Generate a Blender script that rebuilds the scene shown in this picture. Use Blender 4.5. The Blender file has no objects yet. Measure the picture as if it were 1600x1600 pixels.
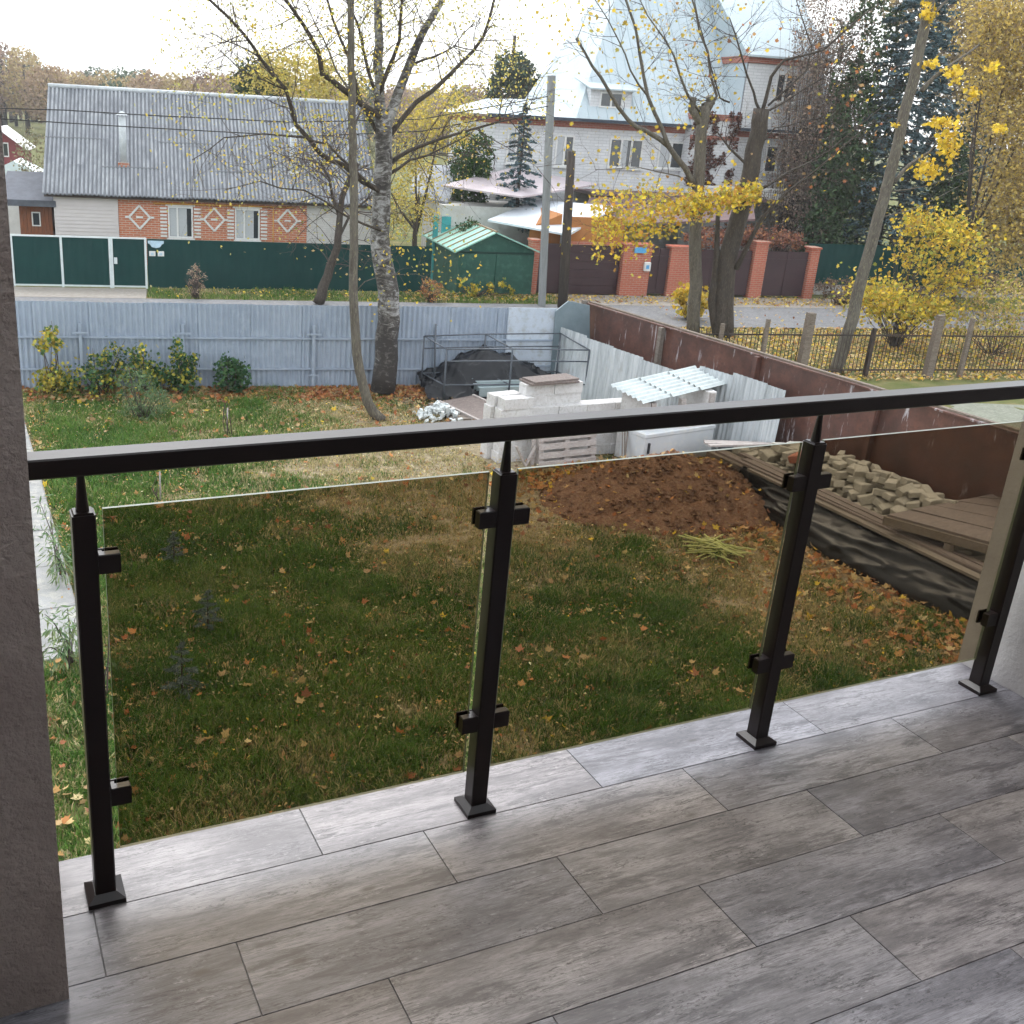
import bpy, math, random
import numpy as np
from mathutils import Vector, Matrix
rng = np.random.default_rng(7)
random.seed(7)
scene = bpy.context.scene
col = scene.collection
# ------------------------------------------------------------------ camera
F = 4.3                                   # balcony floor above the yard
CAM = np.array([0, 0, F + 1.619])
FPX, PPX, PPY = 1612.0, 642.0, 764.5      # focal length / principal point in photo pixels (1600 wide)
def _rod(w):
    w = np.array(w, float); t = np.linalg.norm(w); k = w / t
    K = np.array([[0, -k[2], k[1]], [k[2], 0, -k[0]], [-k[1], k[0], 0]])
    return np.eye(3) + math.sin(t) * K + (1 - math.cos(t)) * K @ K
ROT = _rod([.3581, -.4151, -.0191]) @ np.array([[1, 0, 0], [0, 0, -1], [0, 1, 0.]])
cd = bpy.data.cameras.new('camera'); cam = bpy.data.objects.new('camera', cd); col.objects.link(cam)
cd.sensor_fit = 'HORIZONTAL'; cd.sensor_width = 36; cd.lens = FPX / 1600 * 36
cd.shift_x = (800 - PPX) / 1600; cd.shift_y = (PPY - 800) / 1600
cd.clip_start = .05; cd.clip_end = 3000
M = Matrix.Identity(4)
for i in range(3):
    M[i][0] = ROT[0][i]; M[i][1] = -ROT[1][i]; M[i][2] = -ROT[2][i]; M[i][3] = CAM[i]
cam.matrix_world = M
scene.camera = cam
# ------------------------------------------------------------------ sky, sun, exposure
SUN_EL, SUN_AZ = math.radians(48), math.radians(8)
w = bpy.data.worlds.new('World'); scene.world = w; w.use_nodes = True
nt = w.node_tree; nt.nodes.clear()
sky = nt.nodes.new('ShaderNodeTexSky'); sky.sky_type = 'NISHITA'; sky.sun_disc = False
sky.sun_elevation = SUN_EL; sky.sun_rotation = SUN_AZ; sky.air_density = 1.0; sky.dust_density = 4.0; sky.ozone_density = 1.0
hs = nt.nodes.new('ShaderNodeMix'); hs.data_type = 'RGBA'; hs.inputs[0].default_value = .72
hs.inputs[7].default_value = (10.2, 10.7, 11.0, 1)          # the flat cloud layer
bg = nt.nodes.new('ShaderNodeBackground'); bg.inputs[1].default_value = .12
wo = nt.nodes.new('ShaderNodeOutputWorld')
nt.links.new(sky.outputs[0], hs.inputs[6]); nt.links.new(hs.outputs[2], bg.inputs[0]); nt.links.new(bg.outputs[0], wo.inputs[0])
sl = bpy.data.lights.new('sun', 'SUN'); sl.energy = 1.2; sl.angle = math.radians(40); sl.color = (.97, .98, 1)
so = bpy.data.objects.new('sun', sl); col.objects.link(so)
sd = Vector((math.sin(SUN_AZ) * math.cos(SUN_EL), math.cos(SUN_AZ) * math.cos(SUN_EL), math.sin(SUN_EL)))
so.rotation_euler = (-sd).to_track_quat('-Z', 'Y').to_euler()
vs = scene.view_settings; vs.view_transform = 'Standard'; vs.look = 'None'; vs.exposure = 1.05; vs.gamma = 1
scene.render.engine = 'CYCLES'
cy = scene.cycles; cy.use_denoising = True; cy.transparent_max_bounces = 24; cy.max_bounces = 6; cy.diffuse_bounces = 3; cy.glossy_bounces = 3; cy.volume_bounces = 0; cy.use_adaptive_sampling = True; cy.adaptive_threshold = .04; cy.sample_clamp_indirect = 6
# ------------------------------------------------------------------ frames: street frame (u along the road, d away from us)
A2 = np.array([.98292874, -.18398666]); N2 = np.array([.18398666, .98292874])
def S(u, d, z=0): return np.array([A2[0] * u + N2[0] * d, A2[1] * u + N2[1] * d, z])
def US(p): return float(p[0] * A2[0] + p[1] * A2[1]), float(p[0] * N2[0] + p[1] * N2[1])
def ray(x, y): return ROT.T @ np.array([(x - PPX) / FPX, (y - PPY) / FPX, 1.])
def G(x, y, z=0.):
    r = ray(x, y); return CAM + r * ((z - CAM[2]) / r[2])
def PL(x, y, d):
    r = ray(x, y); return CAM + r * (d / float(r[:2] @ N2))
def UZ(x, y, d):
    p = PL(x, y, d); return US(p)[0], float(p[2])
def PY(x, y, Y):
    r = ray(x, y); return CAM + r * (Y / r[1])
def PX(x, y, X):
    r = ray(x, y); return CAM + r * (X / r[0])
SROT = math.atan2(A2[1], A2[0])
# ------------------------------------------------------------------ noise for layout
def vnoise(x, y, s, seed=0):
    x = np.asarray(x, float) / s; y = np.asarray(y, float) / s
    xi = np.floor(x).astype(np.int64); yi = np.floor(y).astype(np.int64); fx = x - xi; fy = y - yi
    def hsh(a, b):
        n = (a * 374761393 + b * 668265263 + seed * 974634777) & 0x7fffffff
        n = (n ^ (n >> 13)) * 1274126177 & 0x7fffffff
        return ((n ^ (n >> 16)) & 0xffff) / 65535.
    fx = fx * fx * (3 - 2 * fx); fy = fy * fy * (3 - 2 * fy)
    return (hsh(xi, yi) * (1 - fx) + hsh(xi + 1, yi) * fx) * (1 - fy) + (hsh(xi, yi + 1) * (1 - fx) + hsh(xi + 1, yi + 1) * fx) * fy
def fbm(x, y, s, seed=0):
    return .5 * vnoise(x, y, s, seed) + .3 * vnoise(x, y, s * .47, seed + 1) + .2 * vnoise(x, y, s * .21, seed + 2)
# ------------------------------------------------------------------ materials
MATS = {}
def nodes(name):
    m = bpy.data.materials.new(name); m.use_nodes = True; MATS[name] = m
    t = m.node_tree; b = t.nodes['Principled BSDF']
    return m, t, b
def N(t, kind, **k):
    n = t.nodes.new(kind)
    for a, v in k.items(): setattr(n, a, v)
    return n
def ramp(t, src, stops):
    r = t.nodes.new('ShaderNodeValToRGB'); t.links.new(src, r.inputs[0])
    e = r.color_ramp.elements
    while len(e) < len(stops): e.new(.5)
    for i, (p, c) in enumerate(stops):
        e[i].position = p; e[i].color = (*c, 1) if len(c) == 3 else c
    return r.outputs[0]
def mixc(t, f, a, b, blend='MIX'):
    m = t.nodes.new('ShaderNodeMix'); m.data_type = 'RGBA'; m.blend_type = blend
    for s, i in ((f, 0), (a, 6), (b, 7)):
        if hasattr(s, 'node'): t.links.new(s, m.inputs[i])
        else: m.inputs[i].default_value = s if i == 0 else ((*s, 1) if len(s) == 3 else s)
    return m.outputs[2]
def coords(t, kind='Object', scale=(1, 1, 1), rand=False):
    if kind == 'Position': o = t.nodes.new('ShaderNodeNewGeometry').outputs['Position']
    else: o = t.nodes.new('ShaderNodeTexCoord').outputs[kind]
    mp = t.nodes.new('ShaderNodeMapping'); mp.inputs[3].default_value = scale; t.links.new(o, mp.inputs[0])
    if rand:
        oi = t.nodes.new('ShaderNodeObjectInfo'); mu = t.nodes.new('ShaderNodeMath'); mu.operation = 'MULTIPLY'; mu.inputs[1].default_value = 37.
        t.links.new(oi.outputs['Random'], mu.inputs[0]); t.links.new(mu.outputs[0], mp.inputs[1])
    return mp.outputs[0]
def noise(t, v, s, det=4, rough=.6, dist=0.):
    n = t.nodes.new('ShaderNodeTexNoise'); n.inputs['Scale'].default_value = s; n.inputs['Detail'].default_value = det
    n.inputs['Roughness'].default_value = rough; n.inputs['Distortion'].default_value = dist; t.links.new(v, n.inputs['Vector']); return n.outputs[0]
def bump(t, b, h, st, dist=.01):
    n = t.nodes.new('ShaderNodeBump'); n.inputs['Strength'].default_value = st; n.inputs['Distance'].default_value = dist
    t.links.new(h, n.inputs['Height']); t.links.new(n.outputs[0], b.inputs['Normal'])
def mat(name, c1, c2=None, sc=4., rough=.8, st=(1, 1, 1), kind='Object', bmp=0., bd=.01, bsc=None, metal=0., spec=.35, c3=None, rand=False, lo=.35, hi=.65):
    if name in MATS: return MATS[name]
    m, t, b = nodes(name)
    if c2 is None: c2 = tuple(x * .72 for x in c1)
    v = coords(t, kind, st, rand); n = noise(t, v, sc, 6, .65)
    c = ramp(t, n, [(lo, c1), (hi, c2)])
    if c3: c = mixc(t, ramp(t, noise(t, v, sc * 4.3, 4), [(.5, (0, 0, 0)), (.66, (1, 1, 1))]), c, c3)
    t.links.new(c, b.inputs['Base Color'])
    b.inputs['Roughness'].default_value = rough; b.inputs['Metallic'].default_value = metal; b.inputs['Specular IOR Level'].default_value = spec
    if bmp: bump(t, b, noise(t, v, bsc or sc * 3, 5), bmp, bd)
    return m
def leafmat(name, trans=.35, rough=.6, spec=.2):
    if name in MATS: return MATS[name]
    m, t, b = nodes(name)
    a = N(t, 'ShaderNodeAttribute', attribute_name='Col'); t.links.new(a.outputs[0], b.inputs['Base Color'])
    b.inputs['Roughness'].default_value = rough; b.inputs['Specular IOR Level'].default_value = spec
    tr = N(t, 'ShaderNodeBsdfTranslucent'); t.links.new(a.outputs[0], tr.inputs[0])
    mx = N(t, 'ShaderNodeMixShader'); mx.inputs[0].default_value = trans
    t.links.new(b.outputs[0], mx.inputs[1]); t.links.new(tr.outputs[0], mx.inputs[2]); t.links.new(mx.outputs[0], t.nodes['Material Output'].inputs[0])
    return m
def brickmat(name, c1, c2, mortar, rot=0., bw=.25, bh=.077, kind='Object', rough=.85, ms=.012):
    if name in MATS: return MATS[name]
    m, t, b = nodes(name)
    tc = t.nodes.new('ShaderNodeTexCoord'); sp = N(t, 'ShaderNodeSeparateXYZ'); t.links.new(tc.outputs['Object'], sp.inputs[0])
    ad = N(t, 'ShaderNodeMath', operation='ADD'); t.links.new(sp.outputs[0], ad.inputs[0]); t.links.new(sp.outputs[1], ad.inputs[1])
    cb = N(t, 'ShaderNodeCombineXYZ'); t.links.new(ad.outputs[0], cb.inputs[0]); t.links.new(sp.outputs[2], cb.inputs[1])
    br = N(t, 'ShaderNodeTexBrick'); t.links.new(cb.outputs[0], br.inputs[0])
    br.inputs['Color1'].default_value = (*c1, 1); br.inputs['Color2'].default_value = (*c2, 1); br.inputs['Mortar'].default_value = (*mortar, 1)
    br.inputs['Scale'].default_value = 1; br.inputs['Brick Width'].default_value = bw; br.inputs['Row Height'].default_value = bh; br.inputs['Mortar Size'].default_value = ms
    nz = noise(t, tc.outputs['Object'], 1.3, 5)
    t.links.new(mixc(t, ramp(t, nz, [(.3, (0, 0, 0)), (.75, (.35, .35, .35))]), br.outputs[0], tuple(x * .6 for x in c1)), b.inputs['Base Color'])
    b.inputs['Roughness'].default_value = rough; b.inputs['Specular IOR Level'].default_value = .2
    return m
# ------------------------------------------------------------------ mesh helpers
def npmesh(name, V, Fc, colors=None, smooth=False):
    me = bpy.data.meshes.new(name); V = np.asarray(V, np.float32); Fc = np.asarray(Fc, np.int32)
    me.vertices.add(len(V)); me.vertices.foreach_set('co', V.ravel())
    n, k = Fc.shape; me.loops.add(n * k); me.loops.foreach_set('vertex_index', Fc.ravel())
    me.polygons.add(n); me.polygons.foreach_set('loop_start', np.arange(n, dtype=np.int32) * k)
    if smooth: me.polygons.foreach_set('use_smooth', np.ones(n, bool))
    if colors is not None:
        at = me.attributes.new('Col', 'FLOAT_COLOR', 'POINT'); c4 = np.ones((len(V), 4), np.float32); c4[:, :3] = colors; at.data.foreach_set('color', c4.ravel())
    me.update(calc_edges=True); return me
def obj(name, me, m=None, parent=None):
    o = bpy.data.objects.new(name, me); col.objects.link(o)
    if m is not None and len(me.materials) == 0:
        for x in (m if isinstance(m, (list, tuple)) else [m]): me.materials.append(x)
    if parent is not None: o.parent = parent
    if name in ('twigs', 'stems', 'crown', 'hanging_leaves', 'creeper', 'leaf_tuft'): o['kind'] = 'stuff'
    return o
def tag(o, label=None, cat=None, group=None, kind=None):
    if label: o['label'] = label
    if cat: o['category'] = cat
    if group: o['group'] = group
    if kind: o['kind'] = kind
    return o
def empty(name, loc=(0, 0, 0), rz=0., label=None, cat=None, group=None, kind=None):
    o = bpy.data.objects.new(name, None); col.objects.link(o); o.location = loc; o.rotation_euler = (0, 0, rz); o.empty_display_size = .1
    return tag(o, label, cat, group, kind)
class MB:
    def __init__(s): s.v = []; s.f = []; s.mi = []; s.sm = []
    def face(s, idx, mi=0, sm=False): s.f.append(tuple(idx)); s.mi.append(mi); s.sm.append(sm)
    def poly(s, pts, mi=0):
        b = len(s.v); s.v += [tuple(p) for p in pts]; s.face(range(b, b + len(pts)), mi); return s
    def hexa(s, p, mi=0):
        b = len(s.v); s.v += [tuple(q) for q in p]
        for q in ((3, 2, 1, 0), (4, 5, 6, 7), (0, 1, 5, 4), (1, 2, 6, 5), (2, 3, 7, 6), (3, 0, 4, 7)): s.face([b + i for i in q], mi)
        return s
    def box(s, x0, y0, z0, x1, y1, z1, mi=0):
        return s.hexa([(x0, y0, z0), (x1, y0, z0), (x1, y1, z0), (x0, y1, z0), (x0, y0, z1), (x1, y0, z1), (x1, y1, z1), (x0, y1, z1)], mi)
    def cbox(s, x0, y0, z0, x1, y1, z1, c=.003, mi=0):      # chamfered box: inset top and bottom plus side chamfers on the top edge
        s.frus([(x0, y0), (x1, y0), (x1, y1), (x0, y1)], z0, z1 - c, mi, cap_top=False)
        s.frus([(x0, y0), (x1, y0), (x1, y1), (x0, y1)], z1 - c, z1, mi, top=[(x0 + c, y0 + c), (x1 - c, y0 + c), (x1 - c, y1 - c), (x0 + c, y1 - c)], cap_bot=False); return s
    def frus(s, base, z0, z1, mi=0, top=None, cap_top=True, cap_bot=True):
        top = top or base; n = len(base); b = len(s.v)
        s.v += [(x, y, z0) for x, y in base] + [(x, y, z1) for x, y in top]
        for i in range(n): j = (i + 1) % n; s.face((b + i, b + j, b + n + j, b + n + i), mi)
        if cap_bot: s.face([b + i for i in reversed(range(n))], mi)
        if cap_top: s.face([b + n + i for i in range(n)], mi)
        return s
    def bar(s, a, b_, w, h=None, up=(0, 0, 1), mi=0):
        a = np.array(a, float); b_ = np.array(b_, float); h = h or w; t = b_ - a; t /= np.linalg.norm(t); up = np.array(up, float)
        x = np.cross(t, up)
        if np.linalg.norm(x) < 1e-4: x = np.cross(t, (1, 0, 0))
        x /= np.linalg.norm(x); y = np.cross(x, t); x = x * w / 2; y = y * h / 2
        return s.hexa([a - x - y, a + x - y, a + x + y, a - x + y, b_ - x - y, b_ + x - y, b_ + x + y, b_ - x + y], mi)
    def tube(s, pts, rad, n=6, mi=0, cap=True):
        pts = [np.asarray(p, float) for p in pts]; b = len(s.v); ref = np.array([.3, .5, .81]); m = len(pts)
        if not hasattr(rad, '__len__'): rad = [rad] * m
        cs = [(math.cos(2 * math.pi * i / n), math.sin(2 * math.pi * i / n)) for i in range(n)]
        px = None
        for k in range(m):
            t = pts[min(k + 1, m - 1)] - pts[max(k - 1, 0)]; t = t / (np.linalg.norm(t) + 1e-9)
            if px is None:
                px = np.cross(t, ref)
                if np.linalg.norm(px) < .1: px = np.cross(t, (1, 0, 0))
            px = px - t * (px @ t); px = px / (np.linalg.norm(px) + 1e-9); py = np.cross(t, px)
            for c, q in cs: s.v.append(tuple(pts[k] + (px * c + py * q) * rad[k]))
        for k in range(m - 1):
            for i in range(n):
                j = (i + 1) % n; s.face((b + k * n + i, b + k * n + j, b + (k + 1) * n + j, b + (k + 1) * n + i), mi, True)
        if cap:
            s.face([b + i for i in reversed(range(n))], mi); s.face([b + (m - 1) * n + i for i in range(n)], mi)
        return s
    def mesh(s, name):
        me = bpy.data.meshes.new(name); me.from_pydata(s.v, [], s.f)
        me.polygons.foreach_set('material_index', s.mi); me.polygons.foreach_set('use_smooth', s.sm); me.update(); return me
    def build(s, name, m, parent=None): return obj(name, s.mesh(name), m, parent)
def corr(name, width, length, period, amp, m, flat=.0, seg=4, thick=0, rows=1):
    """corrugated sheet in local XY: x across the waves, y along them, wave in z"""
    nw = max(1, round(width / period)); n = nw * seg; x = np.linspace(0, width, n + 1); ph = x / width * nw * 2 * math.pi
    z = np.sin(ph) * amp
    if flat: z = np.clip(np.sin(ph) * 2.2, -1, 1) * amp
    V = []; Fc = []
    for r in range(rows + 1):
        for i in range(n + 1): V.append((x[i], length * r / rows, z[i]))
    for r in range(rows):
        for i in range(n):
            a = r * (n + 1) + i; Fc.append((a, a + 1, a + n + 2, a + n + 1))
    me = npmesh(name, V, Fc, smooth=not flat); 
    if m is not None: me.materials.append(m)
    return me
def place(o, origin, ex, ey):
    """put a flat local-XY thing at origin with its x axis along ex and y axis along ey"""
    ex = Vector(ex).normalized(); ey = Vector(ey); ey = (ey - ex * ey.dot(ex)).normalized(); ez = ex.cross(ey)
    m = Matrix.Identity(4)
    for i in range(3): m[i][0] = ex[i]; m[i][1] = ey[i]; m[i][2] = ez[i]; m[i][3] = origin[i]
    o.matrix_world = m; return o
# ---- leaf clouds
def rot_frames(n, up_bias=0.):
    nrm = rng.normal(size=(n, 3)); nrm[:, 2] += up_bias; nrm /= np.linalg.norm(nrm, axis=1, keepdims=True)
    r = rng.normal(size=(n, 3)); a = np.cross(nrm, r); a /= np.linalg.norm(a, axis=1, keepdims=True) + 1e-9; b = np.cross(nrm, a); return a, b, nrm
SHAPES = {
 'diamond': np.array([(-.5, 0, 0), (0, -.33, .06), (.5, 0, 0), (0, .33, .06)]),
 'lance': np.array([(-.5, 0, 0), (0, -.09, .02), (.5, 0, -.06), (0, .09, .02)]),
 'maple': np.array([(-.5, 0, 0), (-.3, -.2, .03), (-.36, -.42, .06), (-.05, -.34, .02), (.08, -.5, .08), (.14, -.22, .02), (.5, 0, .1), (.14, .22, .02), (.08, .5, .08), (-.05, .34, .02), (-.36, .42, .06), (-.3, .2, .03)]),
}
def leaves(name, P, size, colors, m, parent=None, shape='diamond', up=0., frames=None):
    P = np.asarray(P, float); n = len(P); sh = SHAPES[shape]; k = len(sh)
    a, b, c = frames if frames is not None else rot_frames(n, up)
    size = np.broadcast_to(np.asarray(size, float), (n,))[:, None, None]
    V = P[:, None, :] + size * (sh[None, :, 0:1] * a[:, None] + sh[None, :, 1:2] * b[:, None] + sh[None, :, 2:3] * c[:, None])
    Fc = np.arange(n * k).reshape(n, k); cc = np.repeat(np.asarray(colors), k, axis=0)
    return obj(name, npmesh(name, V.reshape(-1, 3), Fc, cc), m, parent)
def palette(n, cols, jit=.18, wts=None):
    cols = np.array(cols, float); i = rng.choice(len(cols), n, p=None if wts is None else np.array(wts) / sum(wts))
    c = cols[i] * (1 + rng.normal(size=(n, 1)) * jit); return np.clip(c, .004, .95)
# colours
YEL = [(.62, .42, .04), (.70, .50, .06), (.50, .36, .05), (.42, .36, .07)]
YGR = [(.40, .36, .06), (.26, .28, .05), (.50, .40, .06)]
RUS = [(.36, .13, .05), (.45, .20, .07), (.28, .12, .06), (.50, .28, .10), (.40, .26, .13)]
TAN = [(.50, .36, .16), (.42, .29, .14), (.55, .44, .22)]
GRN = [(.05, .10, .025), (.08, .14, .03), (.12, .16, .04), (.16, .18, .06)]
LEAF = leafmat('leaf'); NEEDLE = leafmat('needle', .12, .7); GRASSM = leafmat('grass_blade', .3, .55, .25)

# ================================================================== BALCONY
m, t, b = nodes('floor_tile')       # grey wood-look porcelain
v = coords(t, 'Object', (1, 1, 1), True); vg = N(t, 'ShaderNodeMapping'); vg.inputs[3].default_value = (2.0, 13, 1); t.links.new(v, vg.inputs[0])
vb = N(t, 'ShaderNodeMapping'); vb.inputs[3].default_value = (1.6, 5.5, 1); t.links.new(v, vb.inputs[0])
vf = N(t, 'ShaderNodeMapping'); vf.inputs[3].default_value = (4, 55, 1); t.links.new(v, vf.inputs[0])
g1 = noise(t, vg.outputs[0], 2.4, 12, .76, .25); g2 = noise(t, vb.outputs[0], 1.7, 8, .68, .2); g3 = noise(t, vf.outputs[0], 3, 8, .8)
c = ramp(t, g2, [(.34, (.105, .10, .108)), (.5, (.235, .226, .237)), (.66, (.365, .353, .362))])
c = mixc(t, ramp(t, g1, [(.40, (.95, .95, .95)), (.50, (0, 0, 0))]), c, (.085, .08, .088))
c = mixc(t, ramp(t, g1, [(.58, (0, 0, 0)), (.74, (.7, .7, .7))]), c, (.43, .42, .43))
c = mixc(t, ramp(t, g3, [(.50, (0, 0, 0)), (.70, (.7, .7, .7))]), c, (.135, .128, .136))
vo = N(t, 'ShaderNodeTexVoronoi'); vo.inputs['Scale'].default_value = 1.0
vk = N(t, 'ShaderNodeMapping'); vk.inputs[3].default_value = (3.1, 8.5, 1); t.links.new(v, vk.inputs[0]); t.links.new(vk.outputs[0], vo.inputs[0])
v4 = N(t, 'ShaderNodeMapping'); v4.inputs[3].default_value = (9, 150, 1); t.links.new(v, v4.inputs[0]); g4 = noise(t, v4.outputs[0], 2.5, 6, .8)
c = mixc(t, ramp(t, g4, [(.36, (.75, .75, .75)), (.52, (0, 0, 0))]), c, (.10, .095, .10))
c = mixc(t, ramp(t, g4, [(.58, (0, 0, 0)), (.72, (.5, .5, .5))]), c, (.42, .41, .42))
def contour(vec, sc, width, det, dist):
    n_ = noise(t, vec, sc, det, .55, dist); a_ = N(t, 'ShaderNodeMath', operation='SUBTRACT'); t.links.new(n_, a_.inputs[0]); a_.inputs[1].default_value = .5
    b__ = N(t, 'ShaderNodeMath', operation='ABSOLUTE'); t.links.new(a_.outputs[0], b__.inputs[0]); return ramp(t, b__.outputs[0], [(0., (1, 1, 1)), (width, (0, 0, 0))])
def mulc(a_, b__): return mixc(t, 1., a_, b__, 'MULTIPLY')
v5 = N(t, 'ShaderNodeMapping'); v5.inputs[3].default_value = (1.6, 22, 1); t.links.new(v, v5.inputs[0]); v6 = N(t, 'ShaderNodeMapping'); v6.inputs[3].default_value = (2.6, 7, 1); v6.inputs[1].default_value = (5, 3, 0); t.links.new(v, v6.inputs[0])
patch = ramp(t, noise(t, v6.outputs[0], 1.6, 6, .65), [(.45, (0, 0, 0)), (.62, (1, 1, 1))])
patch2 = ramp(t, noise(t, v6.outputs[0], 2.3, 6, .7, .3), [(.50, (0, 0, 0)), (.60, (1, 1, 1))])
c = mixc(t, mulc(contour(v5.outputs[0], 2.6, .022, 9, .35), patch), c, (.035, .032, .036))
spk = ramp(t, noise(t, coords(t, 'Object', (70, 190, 1), True), 1.0, 5, .75), [(.52, (0, 0, 0)), (.60, (.85, .85, .85))])
c = mixc(t, mulc(spk, patch2), c, (.05, .046, .05))
spl = ramp(t, noise(t, coords(t, 'Object', (38, 120, 1), True), 1.0, 5, .75), [(.57, (0, 0, 0)), (.66, (.6, .6, .6))])
c = mixc(t, mulc(spl, patch), c, (.46, .45, .455))
c = mixc(t, ramp(t, vo.outputs['Distance'], [(.035, (.8, .8, .8)), (.085, (0, 0, 0))]), c, (.06, .052, .05))
oi = N(t, 'ShaderNodeObjectInfo')
c = mixc(t, 1., c, ramp(t, oi.outputs['Random'], [(0, (.82, .84, .92)), (.5, (1, .98, .98)), (1, (1.0, .94, .92))]), 'MULTIPLY')
t.links.new(c, b.inputs['Base Color'])
rr = N(t, 'ShaderNodeMapRange'); t.links.new(g1, rr.inputs[0]); rr.inputs[3].default_value = .34; rr.inputs[4].default_value = .52; t.links.new(rr.outputs[0], b.inputs['Roughness'])
b.inputs['Specular IOR Level'].default_value = .5
bump(t, b, g1, .12, .004)
TILE = m
PLAST = mat('taupe_plaster', (.64, .55, .505), (.50, .42, .385), 9, .92, bmp=1., bd=.016, bsc=70)
PLASTW = mat('pale_plaster', (.52, .49, .48), (.42, .39, .385), 7, .92, bmp=.6, bd=.004, bsc=80)
GROUT = mat('grout', (.24, .23, .23), None, 30)
CONC = mat('concrete', (.42, .41, .39), (.30, .29, .275), 3, .9, bmp=.3, c3=(.24, .23, .21))
slab = tag(MB().box(-1.6, -2.2, F - .28, 2.97, 2.0, F - .0035).build('balcony_floor', GROUT), kind='structure')
tmesh = {}
def tile(x0, x1, y0, y1):
    L = round(x1 - x0, 3); W = round(y1 - y0, 3)
    if (L, W) not in tmesh: tmesh[(L, W)] = MB().cbox(-L / 2 + .0009, -W / 2 + .0009, -.010, L / 2 - .0009, W / 2 - .0009, 0, .0007).mesh('tile')
    o = obj('tile', tmesh[(L, W)], TILE, slab); o.location = ((x0 + x1) / 2, (y0 + y1) / 2, F - rng.random() * .0006)
rows = [2.006, 1.826] + [1.637 - .1955 * i for i in range(19)]
offs = [.668, .157, .415, .673, .170, .431]
for r in range(len(rows) - 1):
    y1, y0 = rows[r], rows[r + 1]; o0 = offs[r % 6] if r < 6 else offs[1] + .258 * ((r + 3) % 3)
    x = o0 - .7645 * 3
    while x < 2.965:
        a_, b_ = max(x, -1.6), min(x + .7645, 2.965)
        if b_ - a_ > .02: tile(a_, b_, y0, y1)
        x += .7645
pil = MB().box(-1.6, 1.607, F - .3, .085, 2.08, F + 2.75).build('plaster_pillar', PLAST); tag(pil, 'rough taupe plaster pillar that the dark handrail starts from', 'pillar')
rw = MB().box(2.966, -2.2, F - .3, 3.3, 2.02, F + 2.75).build('plaster_wall', PLASTW); tag(rw, 'pale plastered wall end beside the last railing post', 'wall')
tag(MB().box(-1.6, -2.2, F + 2.75, 3.3, .9, F + 2.95).build('balcony_ceiling', mat('ceiling_paint', (.8, .79, .77), (.76, .75, .73), 3)), kind='structure')
bw = MB().box(-1.6, -2.4, F - .3, 3.3, -2.202, F + 2.75).build('house_wall_back', mat('render_grey', (.46, .44, .43), (.40, .385, .375), 3)); tag(bw, kind='structure')
tag(MB().box(-1.6, -2.2, F - .3, -1.45, 1.605, F + 2.748).build('house_wall_side', mat('render_grey', (.46, .44, .43))), kind='structure')
tag(MB().box(-12, -2.6, -.1, 3.3, 1.9, F - .3).build('house_wall_below', PLASTW), kind='structure')
# railing
RAILM = mat('brown_paint', (.011, .0062, .0060), (.015, .009, .0088), 14, .30, spec=.33)
m, t, b = nodes('tinted_glass'); t.nodes.remove(b)
tr = N(t, 'ShaderNodeBsdfTransparent'); tr.inputs[0].default_value = (.63, .58, .495, 1)
gl = N(t, 'ShaderNodeBsdfGlossy'); gl.inputs['Roughness'].default_value = .015; gl.inputs[0].default_value = (.9, .9, .9, 1)
lw = N(t, 'ShaderNodeLayerWeight'); lw.inputs[0].default_value = .5
pw = N(t, 'ShaderNodeMath', operation='POWER'); t.links.new(lw.outputs['Facing'], pw.inputs[0]); pw.inputs[1].default_value = 5
fr = N(t, 'ShaderNodeMath', operation='MULTIPLY_ADD'); t.links.new(pw.outputs[0], fr.inputs[0]); fr.inputs[1].default_value = .8; fr.inputs[2].default_value = .012
mx = N(t, 'ShaderNodeMixShader'); t.links.new(fr.outputs[0], mx.inputs[0]); t.links.new(tr.outputs[0], mx.inputs[1]); t.links.new(gl.outputs[0], mx.inputs[2])
du = N(t, 'ShaderNodeBsdfDiffuse'); du.inputs[0].default_value = (.5, .49, .47, 1); dv = coords(t, 'Object'); dn = ramp(t, noise(t, dv, 3.2, 8, .72, .6), [(.42, (0, 0, 0)), (.8, (.035, .035, .035))])
md = N(t, 'ShaderNodeMixShader'); t.links.new(dn, md.inputs[0]); t.links.new(mx.outputs[0], md.inputs[1]); t.links.new(du.outputs[0], md.inputs[2])
t.links.new(md.outputs[0], t.nodes['Material Output'].inputs[0]); GLASS = m
GEDGE = mat('glass_edge', (.20, .23, .17), (.15, .17, .13), 20, .3, spec=.4)
PXS = [.1875 + .8935 * i for i in range(4)]; PYc = 1.8664
rail = empty('balcony_railing', (PXS[0], PYc, F), 0, 'dark brown metal balcony railing with three brown tinted glass panes', 'railing')
def rl(mb, name, m_, par=rail, loc=(0, 0, 0)):
    o = mb.build(name, m_, par); o.location = loc; return o
h = MB(); prof = [(-.0205, .965), (-.0175, .962), (.031, .962), (.034, .965), (.034, .997), (.031, 1.0), (-.0175, 1.0), (-.0205, .997)]
xs0, xs1 = .090 - PXS[0], 2.966 - PXS[0]
h.v = [(xs0, y, z) for y, z in prof] + [(xs1, y, z) for y, z in prof]
for i in range(8): h.face((i, (i + 1) % 8, 8 + (i + 1) % 8, 8 + i))
h.face(range(7, -1, -1)); h.face(range(8, 16))
hr = rl(h, 'handrail', RAILM)
rl(MB().box(xs0 - .006, -.024, .945, xs0 + .006, .037, 1.002), 'wall_bracket', RAILM, hr)
rc = .0215
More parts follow.
